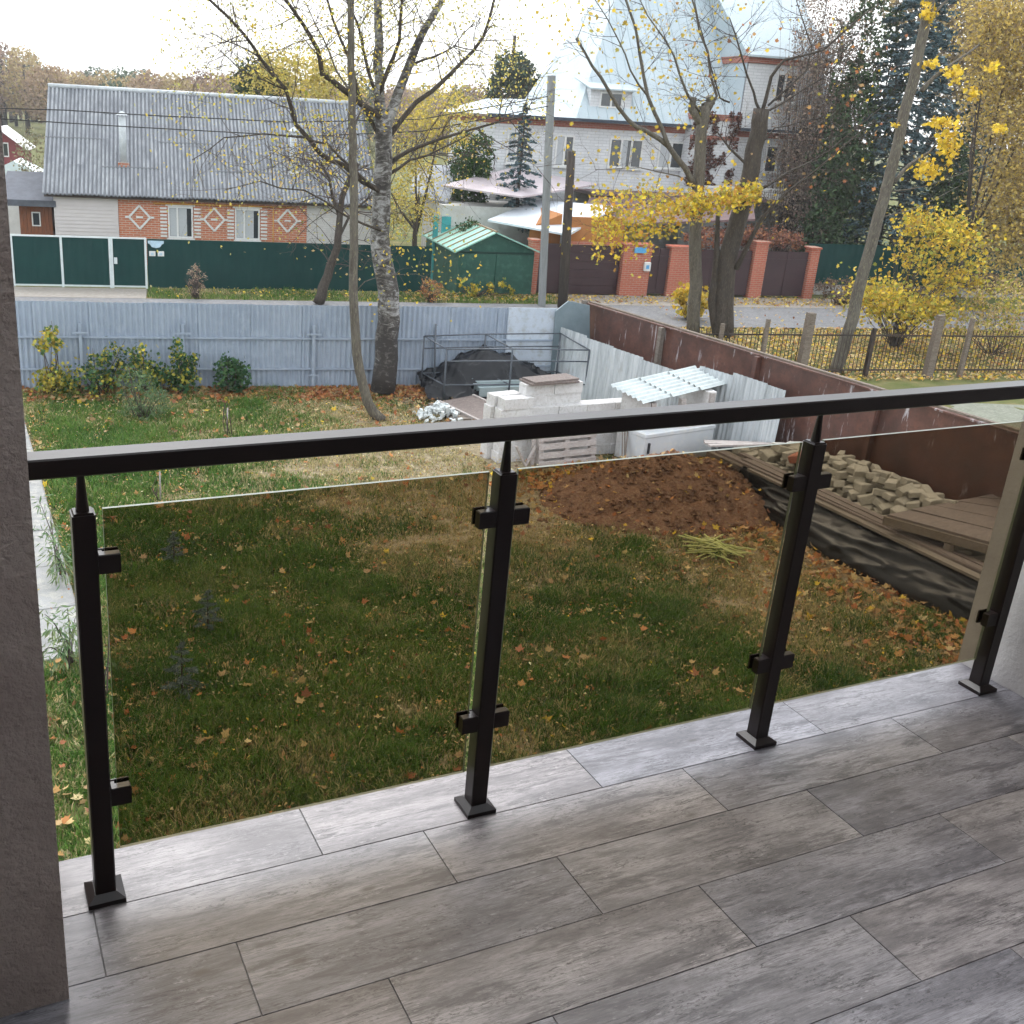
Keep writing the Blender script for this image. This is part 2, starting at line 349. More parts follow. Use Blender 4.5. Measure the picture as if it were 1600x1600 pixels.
for i, X in enumerate(PXS):
    mb = MB(); ch = .003
    ring = [(-rc + ch, -rc), (rc - ch, -rc), (rc, -rc + ch), (rc, rc - ch), (rc - ch, rc), (-rc + ch, rc), (-rc, rc - ch), (-rc, -rc + ch)]
    mb.frus(ring, .012, .885)
    p = rl(mb, 'post', RAILM, rail, (X - PXS[0], 0, 0))
    s = .039; q = .0225
    bp = MB(); sq = lambda a: [(-a, -a), (a, -a), (a, a), (-a, a)]
    bp.frus(sq(s), 0, .011, cap_top=False); bp.frus(sq(s), .011, .021, top=sq(q), cap_bot=False)
    rl(bp, 'base_plate', RAILM, p)
    pin = MB(); cir = lambda r: [(r * math.cos(k * math.pi / 6), r * math.sin(k * math.pi / 6)) for k in range(12)]
    pin.frus(sq(.019), .885, .889, top=sq(.017)); pin.frus(cir(.0125), .889, .935, top=cir(.0085)); pin.frus(cir(.0085), .935, .9625, top=cir(.0065)); rl(pin, 'pin', RAILM, p)
    for z0, z1 in ((.762, .801), (.233, .275)):
        for sg in ((1,) if i == 0 else (-1,) if i == 3 else (-1, 1)):
            cb = MB(); x0, x1 = sorted((sg * .0218, sg * .063))
            cb.cbox(x0, -.017, z0, x1, .004, z1, .002); cb.cbox(x0, .0145, z0, x1, .021, z1, .002)
            cb.box(min(sg * .0218, sg * .032), .0041, z0 + .002, max(sg * .0218, sg * .032), .0144, z1 - .002); rl(cb, 'clamp', RAILM, p)
for i in range(3):
    x0, x1 = PXS[i] + .037, PXS[i + 1] - .036; gb = MB(); gz0, gz1 = .106, .886; y0, y1 = .0055, .0135
    X0, X1 = x0 - PXS[0], x1 - PXS[0]
    gb.hexa([(X0, y0, gz0), (X1, y0, gz0), (X1, y1, gz0), (X0, y1, gz0), (X0, y0, gz1), (X1, y0, gz1), (X1, y1, gz1), (X0, y1, gz1)])
    gb.mi = [1, 1, 0, 1, 0, 1]
    rl(gb, 'glass_pane', [GLASS, GEDGE])

# ================================================================== GROUND
def inside_yard(x, y):
    dd = x * N2[0] + y * N2[1]; return (dd < 22.1) & (x < 13.3 + (20.3 - y) * .055) & (x > 1.05)
def drymask(x, y):
    """1 = bare dry ground, 0 = green lawn"""
    n = .65 * fbm(x, y, 1.9, 3) + .35 * fbm(x, y, .5, 8)
    k = np.exp(-(((x - 7.6) / 2.4) ** 2 + ((y - 16.6) / 2.6) ** 2)) * .75
    k += np.exp(-(((x - 6.6) / 1.2) ** 2 + ((y - 19.3) / .9) ** 2)) * .55
    k += np.exp(-(((x - 5.9) / 2.3) ** 2 + ((y - 12.4) / 1.9) ** 2)) * .52
    k += np.exp(-(((x - 10.3) / 1.9) ** 2 + ((y - 12.7) / 2.0) ** 2)) * .6
    k += np.exp(-(((x - 10.5) / 1.6) ** 2 + ((y - 10.2) / 2.2) ** 2)) * .55
    k -= np.exp(-(((x - 3.0) / 2.2) ** 2 + ((y - 17.0) / 5) ** 2)) * .22
    k -= np.exp(-(((x - 4.5) / 4.) ** 2 + ((y - 8.0) / 2.2) ** 2)) * .18
    return np.clip((n - .5) * 2.6 + .19 + k, 0, 1)
def gz(x, y):
    return (fbm(x, y, 1.3, 11) - .5) * .07 + (fbm(x, y, .35, 15) - .5) * .025
gx = np.concatenate([[-900, -300, -120, -60, -30, -15], np.arange(-8, 32, .16), [34, 38, 45, 60, 120, 300, 900]])
gy = np.concatenate([[-60, -20, -5, 0, 2, 4], np.arange(5, 36, .16), [37, 40, 46, 60, 90, 140, 300, 900]])
XX, YY = np.meshgrid(gx, gy); near = ((XX > -9) & (XX < 33) & (YY > 4) & (YY < 36.5))
ZZ = np.where(near, gz(XX, YY), 0.)
dd_ = XX * N2[0] + YY * N2[1]; ZZ = np.where(dd_ > 28.5, np.minimum(ZZ * .25, .0) - .03, ZZ)
nx, ny = len(gx), len(gy); ii = (np.arange(ny - 1)[:, None] * nx + np.arange(nx - 1)[None]).ravel()
Fg = np.stack([ii, ii + 1, ii + nx + 1, ii + nx], 1)
dm = drymask(XX, YY); gcol = np.zeros((nx * ny, 3)); gcol[:, 0] = dm.ravel()
gcol[:, 1] = np.where(inside_yard(XX, YY), 0, 1).ravel()
me = npmesh('ground', np.stack([XX.ravel(), YY.ravel(), ZZ.ravel()], 1), Fg, gcol, True)
m, t, b = nodes('yard_ground')
at = N(t, 'ShaderNodeAttribute', attribute_name='Col'); sp = N(t, 'ShaderNodeSeparateColor'); t.links.new(at.outputs[0], sp.inputs[0])
v = coords(t, 'Position'); n1 = noise(t, v, 9, 8, .75); n2 = noise(t, v, 45, 5, .7); n3 = noise(t, v, 1.2, 5)
green = ramp(t, n1, [(.34, (.022, .03, .010)), (.5, (.055, .065, .02)), (.7, (.22, .19, .085))])
dry = ramp(t, n1, [(.3, (.10, .078, .05)), (.48, (.24, .195, .125)), (.7, (.42, .36, .25))])
dry = mixc(t, ramp(t, n2, [(.5, (0, 0, 0)), (.7, (.8, .8, .8))]), dry, (.42, .34, .20))
fa = N(t, 'ShaderNodeMath', operation='ADD'); t.links.new(sp.outputs[0], fa.inputs[0])
fb = N(t, 'ShaderNodeMath', operation='MULTIPLY_ADD'); t.links.new(n1, fb.inputs[0]); fb.inputs[1].default_value = 1.1; fb.inputs[2].default_value = -.55; t.links.new(fb.outputs[0], fa.inputs[1])
yard = mixc(t, ramp(t, fa.outputs[0], [(.25, (0, 0, 0)), (.6, (1, 1, 1))]), green, dry)
far = ramp(t, n3, [(.3, (.07, .095, .025)), (.55, (.13, .13, .05)), (.75, (.26, .19, .09))])
t.links.new(mixc(t, sp.outputs[1], yard, far), b.inputs['Base Color']); b.inputs['Roughness'].default_value = .95; b.inputs['Specular IOR Level'].default_value = .1
bump(t, b, n2, .6, .03)
tag(obj('ground', me, m), kind='structure')
# road, verge drive
ASPH = mat('asphalt', (.18, .18, .19), (.13, .13, .135), 2, .85, kind='Position', c3=(.22, .215, .205), bmp=.2, bsc=60)
def strip(name, u0, u1, d0, d1, z, m_, nu=40):
    mb = MB()
    for i in range(nu):
        a_ = u0 + (u1 - u0) * i / nu; b_ = u0 + (u1 - u0) * (i + 1) / nu; mb.poly([S(a_, d0, z), S(b_, d0, z), S(b_, d1, z), S(a_, d1, z)])
    return mb.build(name, m_)
tag(strip('road', -60, 90, 29.4, 33.0, .006, ASPH), kind='structure')
DRV = mat('pale_gravel', (.33, .305, .275), (.24, .215, .19), 6, .95, kind='Position', bmp=.5, bsc=50, c3=(.28, .24, .19))
tag(strip('driveway', -9, -.55, 33.0, 34.75, .012, DRV, 8), kind='structure')
tag(strip('garage_apron', 13.6, 27, 33.0, 35.0, .012, DRV, 8), kind='structure')
tag(MB().poly([G(1470, 628, .01), G(1800, 640, .01), G(1800, 720, .01), G(1590, 690, .01)]).build('paved_pad', mat('mossy_concrete', (.20, .21, .165), (.15, .16, .12), 3, .95, kind='Position', c3=(.25, .245, .21))), kind='structure')
# path of concrete slabs
path = tag(MB().box(-1.5, 10.62, -.06, 1.07, 22.3, .004).build('path', CONC), kind='structure')
PATHM = mat('path_slab', (.30, .30, .295), (.21, .21, .205), 1.6, .9, rand=True, c3=(.34, .33, .30), bmp=.3, bsc=40)
pm = MB().cbox(-1.27, -.62, -.05, 1.27, .62, .0, .008).mesh('slab')
for i in range(9):
    o = obj('slab', pm, PATHM, path); o.location = (-.21, 11.27 + 1.262 * i, .028 + rng.random() * .008); o.rotation_euler = (0, 0, rng.normal() * .004)
# ---- grass blades
def blades(n, x0, x1, y0, y1, hh, wd, cover):
    x = rng.uniform(x0, x1, n); y = rng.uniform(y0, y1, n); keep = cover(x, y) * np.clip(2.6 * fbm(x, y, .22, 23) - .55, .06, 1) > rng.random(n); x, y = x[keep], y[keep]; n = len(x)
    dmm = drymask(x, y); hgt = hh * rng.uniform(.45, 1.25, n) * (1 - .55 * dmm) * (.5 + 1.1 * vnoise(x, y, .45, 21)); z = gz(x, y) - .004
    an = rng.uniform(0, 6.283, n); ln = rng.uniform(.15, .95, n) * hgt; ba = rng.uniform(0, 6.283, n)
    bx, by = np.cos(ba) * wd / 2, np.sin(ba) * wd / 2
    P0 = np.stack([x - bx, y - by, z], 1); P1 = np.stack([x + bx, y + by, z], 1)
    mxp = np.stack([x + np.cos(an) * ln * .4, y + np.sin(an) * ln * .4, z + hgt * .65], 1); tp = np.stack([x + np.cos(an) * ln, y + np.sin(an) * ln, z + hgt * .9], 1)
    bb = np.stack([bx, by, 0 * bx], 1) * .8
    V = np.stack([P0, P1, mxp + bb, mxp - bb, tp], 1).reshape(-1, 3)
    base = np.arange(n) * 5
    T = np.concatenate([np.stack([base, base + 1, base + 2], 1), np.stack([base, base + 2, base + 3], 1), np.stack([base + 3, base + 2, base + 4], 1)])
    g = np.array([(.052, .125, .020), (.085, .175, .028), (.125, .21, .042), (.22, .25, .075)]); dr = np.array([(.50, .42, .23), (.40, .32, .17), (.34, .31, .13)])
    tone = np.clip(vnoise(x, y, 1.1, 31) * 2.2 + rng.normal(size=n) * .8 + .6, 0, 3.0).astype(int)
    c = g[tone]; isd = rng.random(n) < np.clip(dmm * 1.0 + .03, 0, .95); c[isd] = dr[rng.integers(0, 3, isd.sum())]
    c = c * (1 + rng.normal(size=(n, 1)) * .22)
    return V, T, np.repeat(np.clip(c, .005, .8), 5, axis=0)
def mound_mask(x, y): return np.exp(-(((x - 10.9) / 2.3) ** 2 + ((y - 13.2) / 1.65) ** 4))
def cov(x, y):
    ok = inside_yard(x, y) & ~((x < 1.12) & (y > 10.6)) & ~((x > 11.2) & (y > 8.6 + (x - 11.2) * 0)) & ~((x > 8.6) & (y > 14.9))
    return np.where(ok, (1 - drymask(x, y) * .45) * (1 - .97 * np.clip(mound_mask(x, y) * 1.8, 0, 1)), 0) + np.where((x <= 1.12) & (y < 10.62) & (x > -1), .9, 0)
parts = [blades(520000, -.5, 12, 6.6, 12.5, .11, .011, cov), blades(330000, .9, 12, 12.5, 22, .11, .015, cov)]
# verge beyond the road
def cov2(x, y):
    u = x * A2[0] + y * A2[1]; d = x * N2[0] + y * N2[1]; return np.where((d > 33) & (d < 34.85) & (u > -.5) & (u < 13.3), 1., 0)
parts.append(blades(60000, 4, 21, 28, 36, .12, .02, cov2))
Vs, Ts, Cs, off = [], [], [], 0
for V, T, C in parts: Vs.append(V); Ts.append(T + off); Cs.append(C); off += len(V)
tag(obj('grass', npmesh('grass', np.concatenate(Vs), np.concatenate(Ts), np.concatenate(Cs)), GRASSM), 'short patchy lawn grass with straw coloured worn areas', 'grass', kind='stuff')
# ---- fallen leaves
def flat_leaves(P, size, colors, shape):
    n = len(P); a, b_, c_ = rot_frames(n, 2.0)
    sh = SHAPES[shape].copy(); sh[:, 2] *= 2.2; k = len(sh); size = np.broadcast_to(size, (n,))[:, None, None]
    V = P[:, None, :] + size * (sh[None, :, 0:1] * a[:, None] + sh[None, :, 1:2] * b_[:, None] + sh[None, :, 2:3] * np.abs(c_[:, None]))
    return V.reshape(-1, 3), np.arange(n * k).reshape(n, k), np.repeat(colors, k, axis=0)
def scatter(n, fn, x0, x1, y0, y1):
    x = rng.uniform(x0, x1, n); y = rng.uniform(y0, y1, n); k = fn(x, y) > rng.random(n); return x[k], y[k]
def mound_z(x, y):
    r = np.sqrt(((x - 10.95) / 2.5) ** 2 + ((y - 13.2) / 1.75) ** 2)
    return np.clip(1 - r, 0, 1) ** .95 * .80 * (.75 + .5 * fbm(x, y, .9, 41))
def ldens(x, y):
    d = x * N2[0] + y * N2[1]; base = .06 + .34 * fbm(x, y, 1.2, 51) ** 1.3
    base = base + .95 * np.exp(-((22.0 - d) / .55) ** 2) * (x > 4) + .5 * np.exp(-((22.0 - d) / .9) ** 2)
    base = base + .8 * np.exp(-(((x - 9.6) / 1.3) ** 2 + ((y - 14.3) / .8) ** 2)) + .9 * np.exp(-(((x - 8.6) / 1.0) ** 2 + ((y - 19.6) / 1.1) ** 2)) + .35 * np.exp(-(((x - 6.7) / 1.6) ** 2 + ((y - 19.7) / 1.4) ** 2))
    base = base + .75 * np.exp(-((x - 11.2 + .0 * y) / .75) ** 2) * (y < 11.8) + .35 * np.exp(-((x - 10) / 1.5) ** 2) * (y < 11)
    base = base + .45 * np.exp(-((x - 1.2) / .22) ** 2) * (y > 10)
    return np.where(inside_yard(x, y) & ~((x > 11.75) & (y < 14)), base, 0)
fl = []
def addl(x, y, s, cols, shape, wts=None, zoff=.02, z=None):
    P = np.stack([x, y, (gz(x, y) if z is None else z) + zoff + rng.random(len(x)) * .045], 1)
    fl.append((*flat_leaves(P, s * rng.uniform(.6, 1.25, len(x)), palette(len(x), cols, .2, wts), shape), shape))
x, y = scatter(5200, lambda x, y: ldens(x, y), 1, 13, 6.8, 22.3); addl(x, y, .105, RUS + YEL[:2] + TAN, 'maple', [3, 3, 2, 3, 3, .6, .5, 2.5, 2.5, 1.5], .035)
x, y = scatter(42000, lambda x, y: np.clip(ldens(x, y) * 1.4 + .13, 0, 1), 1, 13, 6.8, 22.3); addl(x, y, .042, TAN + YEL + RUS[:3] + [(.66, .58, .36)], 'diamond', [4, 4, 3, .6, .4, .6, .6, 2, 2, 2, 2.5], .035)
def strip_l(x, y):
    d = x * N2[0] + y * N2[1]; return np.where((d < 22.1) & (d > 21.0), np.clip((d - 20.9) / .9, .15, 1) * np.clip((x - 3.2) / 2.5, .25, 1), 0)
x, y = scatter(16000, strip_l, 1.2, 10, 19.5, 22.4); addl(x, y, .10, RUS + TAN[:2], 'maple', [4, 3, 3, 2, 1, 1, 1], .04)
x, y = scatter(1900, lambda x, y: np.clip(1.1 - np.abs(x - 11.25) / .9, 0, 1) * fbm(x, y, .8, 53) * 1.6, 9.8, 11.9, 7, 12.2); addl(x, y, .11, RUS + TAN + YEL[:1], 'maple', [3, 3, 2, 3, 3, 2, 2, 1, .6], .04)
x, y = scatter(1500, lambda x, y: np.exp(-(((x - 9.7) / 1.3) ** 2 + ((y - 14.35) / .55) ** 2)), 8, 12, 13.2, 15.4); addl(x, y, .11, RUS + YEL[:2], 'maple', [3, 4, 2, 4, 2, 1.5, 1], .04)
x, y = scatter(900, lambda x, y: .35 + 0 * x, -.6, 1.5, 6.5, 10.6); addl(x, y, .10, RUS + TAN, 'maple', None, .04)
x, y = scatter(600, lambda x, y: .5 * (mound_mask(x, y) > .3), 9, 13, 11.6, 14.8); addl(x, y, .08, RUS + TAN + YEL[:1], 'maple', None, .03, mound_z(x, y))
x, y = scatter(500, lambda x, y: .3 + 0 * x, -1.0, 1.05, 10.7, 22); addl(x, y, .05, RUS + YEL + TAN, 'diamond', None, .03, .03 + 0 * x)
def strd(x, y):
    u = x * A2[0] + y * A2[1]; d = x * N2[0] + y * N2[1]; return u, d
def far_l(x, y):
    u, d = strd(x, y); return np.where((u > 10.5) & (u < 30) & (d > 22.6) & (d < 29.2), .95, np.where((d > 33.2) & (d < 34.8) & (u > 8), .55, np.where((d > 28.8) & (u > 16), .05, 0)))
x, y = scatter(70000, far_l, 9, 35, 12, 36); addl(x, y, .12, TAN + YEL[:3] + RUS[1:4], 'diamond', [4, 3, 4, 2, 1, 1, 1, 1, 1], .03)
x, y = scatter(5000, lambda x, y: np.where((strd(x, y)[1] > 33.1) & (strd(x, y)[1] < 34.8) & (strd(x, y)[0] > -.5), .35, 0), 4, 18, 28, 36); addl(x, y, .1, YEL + TAN, 'diamond', None, .08)
for shp in ('maple', 'diamond'):
    sel = [f for f in fl if f[3] == shp]; off = 0; A, B, C = [], [], []
    for V, Fc, c, _ in sel: A.append(V); B.append(Fc + off); C.append(c); off += len(V)
    lab = 'brown and orange maple leaves scattered over the lawn' if shp == 'maple' else 'small yellow and tan leaf flecks littering the ground'
    tag(obj('fallen_leaves', npmesh('fallen_leaves', np.concatenate(A), np.concatenate(B), np.concatenate(C)), LEAF), lab, 'leaves', kind='stuff')
# ---- soil mound
mx_, my_ = np.meshgrid(np.linspace(8.2, 13.6, 120), np.linspace(11.2, 15.0, 96)); mz = mound_z(mx_, my_); lump = (fbm(mx_, my_, .28, 61) - .45) * .20 + (fbm(mx_, my_, .09, 66) - .5) * .07
mz = mz + lump * np.clip(mz * 5, 0, 1) - .03 + gz(mx_, my_) * .6 - .05 * (mz < .01)
k = (np.arange(95)[:, None] * 120 + np.arange(119)[None]).ravel()
SOIL = mat('dug_soil', (.24, .135, .088), (.125, .07, .047), 5, .97, kind='Position', bmp=1., bd=.05, bsc=22, c3=(.28, .18, .12), spec=.1)
tag(obj('soil_mound', npmesh('soil_mound', np.stack([mx_.ravel(), my_.ravel(), mz.ravel()], 1), np.stack([k, k + 1, k + 121, k + 120], 1), None, True), SOIL), 'heap of freshly dug brown soil in front of the white chest', 'soil heap')
cl = [MB() for _ in range(1)][0]
icov = [(1, 0, 0), (-1, 0, 0), (0, 1, 0), (0, -1, 0), (0, 0, 1), (0, 0, -1)]; icof = [(0, 2, 4), (2, 1, 4), (1, 3, 4), (3, 0, 4), (2, 0, 5), (1, 2, 5), (3, 1, 5), (0, 3, 5)]
for i in range(1100):
    x = rng.normal(10.8, 1.25); y = rng.normal(12.9, .85); z = float(mound_z(np.array([x]), np.array([y]))[0]); s = rng.uniform(.015, .06) * (1.5 if rng.random() < .1 else 1)
    bb = len(cl.v)
    for q in icov: cl.v.append((x + q[0] * s * rng.uniform(.6, 1.3), y + q[1] * s * rng.uniform(.6, 1.3), z + q[2] * s * rng.uniform(.5, 1)))
    for q in icof: cl.face([bb + j for j in q])
tag(cl.build('soil_clods', SOIL), 'loose brown clods scattered on the soil heap', 'soil clods', kind='stuff')

# ================================================================== FENCES ROUND THE YARD
BLUE = mat('blue_grey_steel', (.31, .36, .435), (.265, .315, .39), .8, .5, rand=True, spec=.4, c3=(.33, .38, .455))
def sframe(name, u, d, z, label=None, cat=None, group=None): return empty(name, S(u, d, z), SROT, label, cat, group)
bf = sframe('steel_fence', -3.4, 22.22, 0, 'blue grey ribbed steel fence along the back of the yard', 'fence')
def sheet_on(parent, me, x, y, z, ex=(1, 0, 0), ey=(0, 0, 1), name='sheet'):
    o = obj(name, me, None, parent); ex = Vector(ex).normalized(); ey = Vector(ey).normalized(); ez = ex.cross(ey)
    mm = Matrix.Identity(4)
    for i in range(3): mm[i][0] = ex[i]; mm[i][1] = ey[i]; mm[i][2] = ez[i]; mm[i][3] = (x, y, z)[i]
    o.matrix_local = mm; return o
bsh = corr('sheet', 1.15, 1.83, .115, .017, BLUE, flat=1, seg=8)
for i in range(11): sheet_on(bf, bsh, i * 1.11 - .35, (i % 2) * .004, .02 + rng.normal() * .006)
for z in (1.12, .44): MB().box(-.3, -.055, z - .02, 11.0, -.02, z + .02).build('fence_rail', BLUE, bf)
for u in (-1.72, .36, 3.15, 5.9):
    x = u + 3.4; p = MB().box(x - .03, -.12, 0, x + .03, -.058, 1.42).build('fence_post', BLUE, bf)
    MB().box(x - .16, -.14, 1.215, x + .16, -.121, 1.25).build('crosspiece', BLUE, p); MB().box(x - .12, -.14, .3, x + .12, -.121, .335).build('crosspiece', BLUE, p)
WHS = mat('pale_sheet', (.50, .55, .62), (.42, .47, .54), 1.5, .5, st=(1, 1, 1), c3=(.36, .38, .40))
ws = sframe('pale_sheet_panel', 7.58, 22.18, 0, 'pale flat sheet closing the end of the blue grey fence', 'panel')
MB().box(0, -.012, .03, 1.16, .012, 1.86).build('sheet', WHS, ws)
MB().box(.02, -.05, 1.1, 1.14, -.013, 1.14).build('batten', BLUE, ws); MB().box(.02, -.05, .5, 1.14, -.013, .54).build('batten', BLUE, ws)
GRS = mat('grey_galvanised', (.20, .255, .285), (.15, .20, .225), 3, .45, spec=.5, metal=.2)
p5 = [UZ(*q, 22.1) for q in ((858, 608), (868, 486), (888, 470), (921, 477), (921, 608))]
gm = MB(); n = len(p5); gm.v = [tuple(S(u, 22.08, z)) for u, z in p5] + [tuple(S(u, 22.12, z)) for u, z in p5]
gm.face(range(n)); gm.face(range(2 * n - 1, n - 1, -1))
for i in range(n): gm.face((i, (i + 1) % n, n + (i + 1) % n, n + i))
gs = gm.build('galvanised_sheet', GRS); tag(gs, 'bluish galvanised sheet with sloping top in the yard corner', 'sheet')
# low fence of weathered corrugated sheets
m, t, b = nodes('weathered_sheet')
v = coords(t, 'Object', (5, .5, 5), True); nz = noise(t, v, 1.6, 6, .7); v2 = coords(t, 'Object', (1, 1, 1), True); nb = noise(t, v2, 2.5, 5)
c = ramp(t, nz, [(.28, (.24, .26, .27)), (.5, (.45, .48, .50)), (.72, (.60, .62, .63))]); c = mixc(t, ramp(t, nb, [(.58, (0, 0, 0)), (.75, (.7, .7, .7))]), c, (.27, .25, .22))
t.links.new(c, b.inputs['Base Color']); b.inputs['Roughness'].default_value = .75; WEA = m
lf = empty('corrugated_fence', (12.6, 20.1, 0), 0, 'low fence of weathered whitish corrugated sheets beside the rusty fence', 'fence')
wsh = corr('sheet', 1.0, 1.0, .14, .016, WEA, seg=5)
pts = [(12.66, 20.05, 1.46), (12.72, 19.1, 1.42), (12.8, 18.15, 1.40), (12.88, 17.2, 1.36), (12.98, 16.3, 1.36), (13.22, 15.75, 1.56), (13.38, 15.0, 1.60), (13.46, 14.2, 1.58), (13.5, 13.75, 1.58)]
for i in range(len(pts) - 1):
    x0, y0, z0 = pts[i]; x1, y1, z1 = pts[i + 1]; L = math.hypot(x1 - x0, y1 - y0)
    o = obj('sheet', wsh, None, lf); ln = .05 * rng.normal()
    ex = Vector((x1 - x0, y1 - y0, 0)).normalized(); ey = Vector((.05, ln * .3, 1)).normalized(); ez = ex.cross(ey)
    mm = Matrix.Identity(4)
    for r in range(3):
        mm[r][0] = ex[r] * (L + .05); mm[r][1] = ey[r] * z0; mm[r][2] = ez[r]; mm[r][3] = (x0 - 12.6 - .02 * (i % 2), y0 - 20.1, .0)[r]
    o.matrix_local = mm
# tall rusty fence
m, t, b = nodes('rusty_sheet')
v = coords(t, 'Object', (1, 1, 1), True); n1 = noise(t, v, 2.2, 6, .7); n2 = noise(t, coords(t, 'Object', (4.5, 4.5, .6), True), 1.3, 6, .7, .3); n3 = noise(t, v, 14, 5, .7)
c = ramp(t, n1, [(.3, (.050, .026, .021)), (.5, (.100, .044, .033)), (.7, (.155, .068, .048))])
c = mixc(t, ramp(t, n3, [(.52, (0, 0, 0)), (.68, (.8, .8, .8))]), c, (.07, .034, .026))
c = mixc(t, ramp(t, n2, [(.60, (0, 0, 0)), (.66, (.85, .85, .85))]), c, mixc(t, n3, (.40, .37, .40), (.62, .62, .64)))
t.links.new(c, b.inputs['Base Color']); b.inputs['Roughness'].default_value = .42; b.inputs['Specular IOR Level'].default_value = .5; bump(t, b, n3, .15, .006); RUST = m
OLDW = mat('old_wood', (.19, .15, .12), (.10, .078, .062), 3, .9, st=(1.2, 8, 8), bmp=.5, bsc=8, rand=True, c3=(.26, .22, .18))
GRYW = mat('grey_wood', (.24, .205, .175), (.14, .118, .10), 3, .9, st=(1.2, 8, 8), bmp=.4, bsc=8, rand=True, c3=(.14, .12, .10))
def xyl(a, b, s): return np.array([a[0] + (b[0] - a[0]) * s, a[1] + (b[1] - a[1]) * s])
RA, RB = np.array([13.5, 20.25]), np.array([14.35, 6.9]); RL = float(np.linalg.norm(RB - RA)); re_ = (RB - RA) / RL
rf = empty('rusty_fence', (RA[0], RA[1], 0), math.atan2(re_[1], re_[0]), 'tall fence of rusty brown metal panels with a wooden top rail', 'fence')
for i in range(5):
    x0 = i * 2.74; pnl = MB(); nseg = 8
    for k in range(nseg):
        xa, xb = x0 + .02 + k * 2.70 / nseg, x0 + .02 + (k + 1) * 2.70 / nseg; wob = lambda q: .012 * math.sin(q * 5.1 + i)
        pnl.hexa([(xa, wob(xa) - .004, .05), (xb, wob(xb) - .004, .05), (xb, wob(xb) + .004, .05), (xa, wob(xa) + .004, .05), (xa, wob(xa) - .004, 1.93), (xb, wob(xb) - .004, 1.93), (xb, wob(xb) + .004, 1.93), (xa, wob(xa) + .004, 1.93)])
    po = pnl.build('panel', RUST, rf)
    MB().box(x0 + .01, .03, 1.90, x0 + 2.73, .11, 2.0).build('top_rail', OLDW, rf)
    MB().box(x0 + .01, -.05, 1.935, x0 + 2.73, .028, 1.965).build('coping', RUST, rf)
    MB().box(x0 - .05, -.13, 0, x0 + .045, -.016, 1.94 if i else 2.02).build('fence_post', GRYW if i in (0, 1) else RUST, rf)
# iron railing beyond
IRON = mat('dark_iron', (.030, .024, .022), (.06, .038, .028), 6, .7)
ifn = sframe('iron_fence', 12.6, 23.2, 0, 'dark wrought iron bar fence in front of the leaf strewn strip', 'fence')
bar = MB().box(-.007, -.007, .08, .007, .007, 1.22).mesh('bar')
for i in range(132):
    o = obj('bar', bar, IRON, ifn); o.location = (.1 + i * .115, 0, 0); o.rotation_euler = (rng.normal() * .01, rng.normal() * .012, 0)
MB().box(0, -.03, 1.06, 15.4, -.008, 1.10).build('fence_rail', IRON, ifn); MB().box(0, -.03, .14, 15.4, -.008, .18).build('fence_rail', IRON, ifn)
for px, py, w_, mm_ in ((1199, 498, .12, OLDW), (1266, 488, .26, OLDW), (1365, 512, .12, IRON), (1468, 492, .24, OLDW), (1518, 497, .13, OLDW), (1128, 505, .12, OLDW)):
    u, z = UZ(px, py, 23.1); u -= 12.6
    mb = MB(); h_ = w_ * .42; mb.frus([(u - h_, -.16 - h_), (u + h_, -.16 - h_), (u + h_, -.16 + h_), (u - h_, -.16 + h_)], 0, z, top=[(u - h_ * .85, -.16 - h_ * .8), (u + h_ * .8, -.16 - h_ * .85), (u + h_ * .85, -.16 + h_ * .8), (u - h_ * .8, -.16 + h_ * .85)])
    mb.build('fence_post', mm_, ifn)

# ================================================================== YARD MATERIALS
BLOCKM = mat('aerated_block', (.60, .59, .585), (.52, .50, .49), 5, .9, bmp=.3, bsc=60, rand=True, c3=(.45, .43, .41))
blk = MB().cbox(-.3, -.125, 0, .3, .125, .2, .006).mesh('block')
blkn = [0]
def block(x, y, z, rz=0., lab=None):
    o = obj('aerated_block', blk, BLOCKM); o.location = (x, y, z); o.rotation_euler = (0, 0, rz + rng.normal() * .015); blkn[0] += 1
    tag(o, lab or 'white aerated concrete block stacked behind the upright pallet', 'block', 'white aerated blocks in the yard stack'); return o
ORD = ('first', 'second', 'third', 'fourth', 'fifth', 'sixth', 'seventh')
BG = 'white aerated blocks in the yard stack'
for k in range(5):                                            # front stack and its higher corner
    for i in range(5):
        block(9.08 + i * .606 + (.0 if k % 2 == 0 else .02), 15.62 + rng.normal() * .008, k * .201, 0, f'white block in the {ORD[k]} course of the front stack, {ORD[i]} from the birch side')
for k in range(5):
    for j in range(2): block(9.0 + .606 * j, 15.88, k * .201, 0, f'white block in the {ORD[k]} course behind the front stack, {ORD[j]} from the birch side')
for k in range(5, 7):
    for i in range(2): block(9.62 + i * .606, 15.75 + rng.normal() * .01, k * .201, 0, f'white block in the {"lower" if k == 5 else "upper"} raised course under the brown boards, {ORD[i]} from the birch side')
block(9.05, 15.9, 5 * .201, .12, 'white aerated block lying crooked on the stack corner')
block(9.12, 15.6, 5 * .201, .05, 'white aerated block on the stack edge nearest the birch')
for k in range(3):
    for i in range(3): block(11.0 + i * .606, 16.95 + rng.normal() * .01, k * .201, 0, f'white block in the {ORD[k]} course of the low rear row, {ORD[i]} from the birch side')
BOARD = mat('wet_board', (.17, .13, .115), (.095, .075, .068), 3, .7, st=(1.5, 9, 9), rand=True, c3=(.26, .22, .20))
bo = empty('stacked_boards', (9.88, 15.75, 7 * .201 + .004), .05, 'stack of two brown boards lying on top of the white blocks', 'boards')
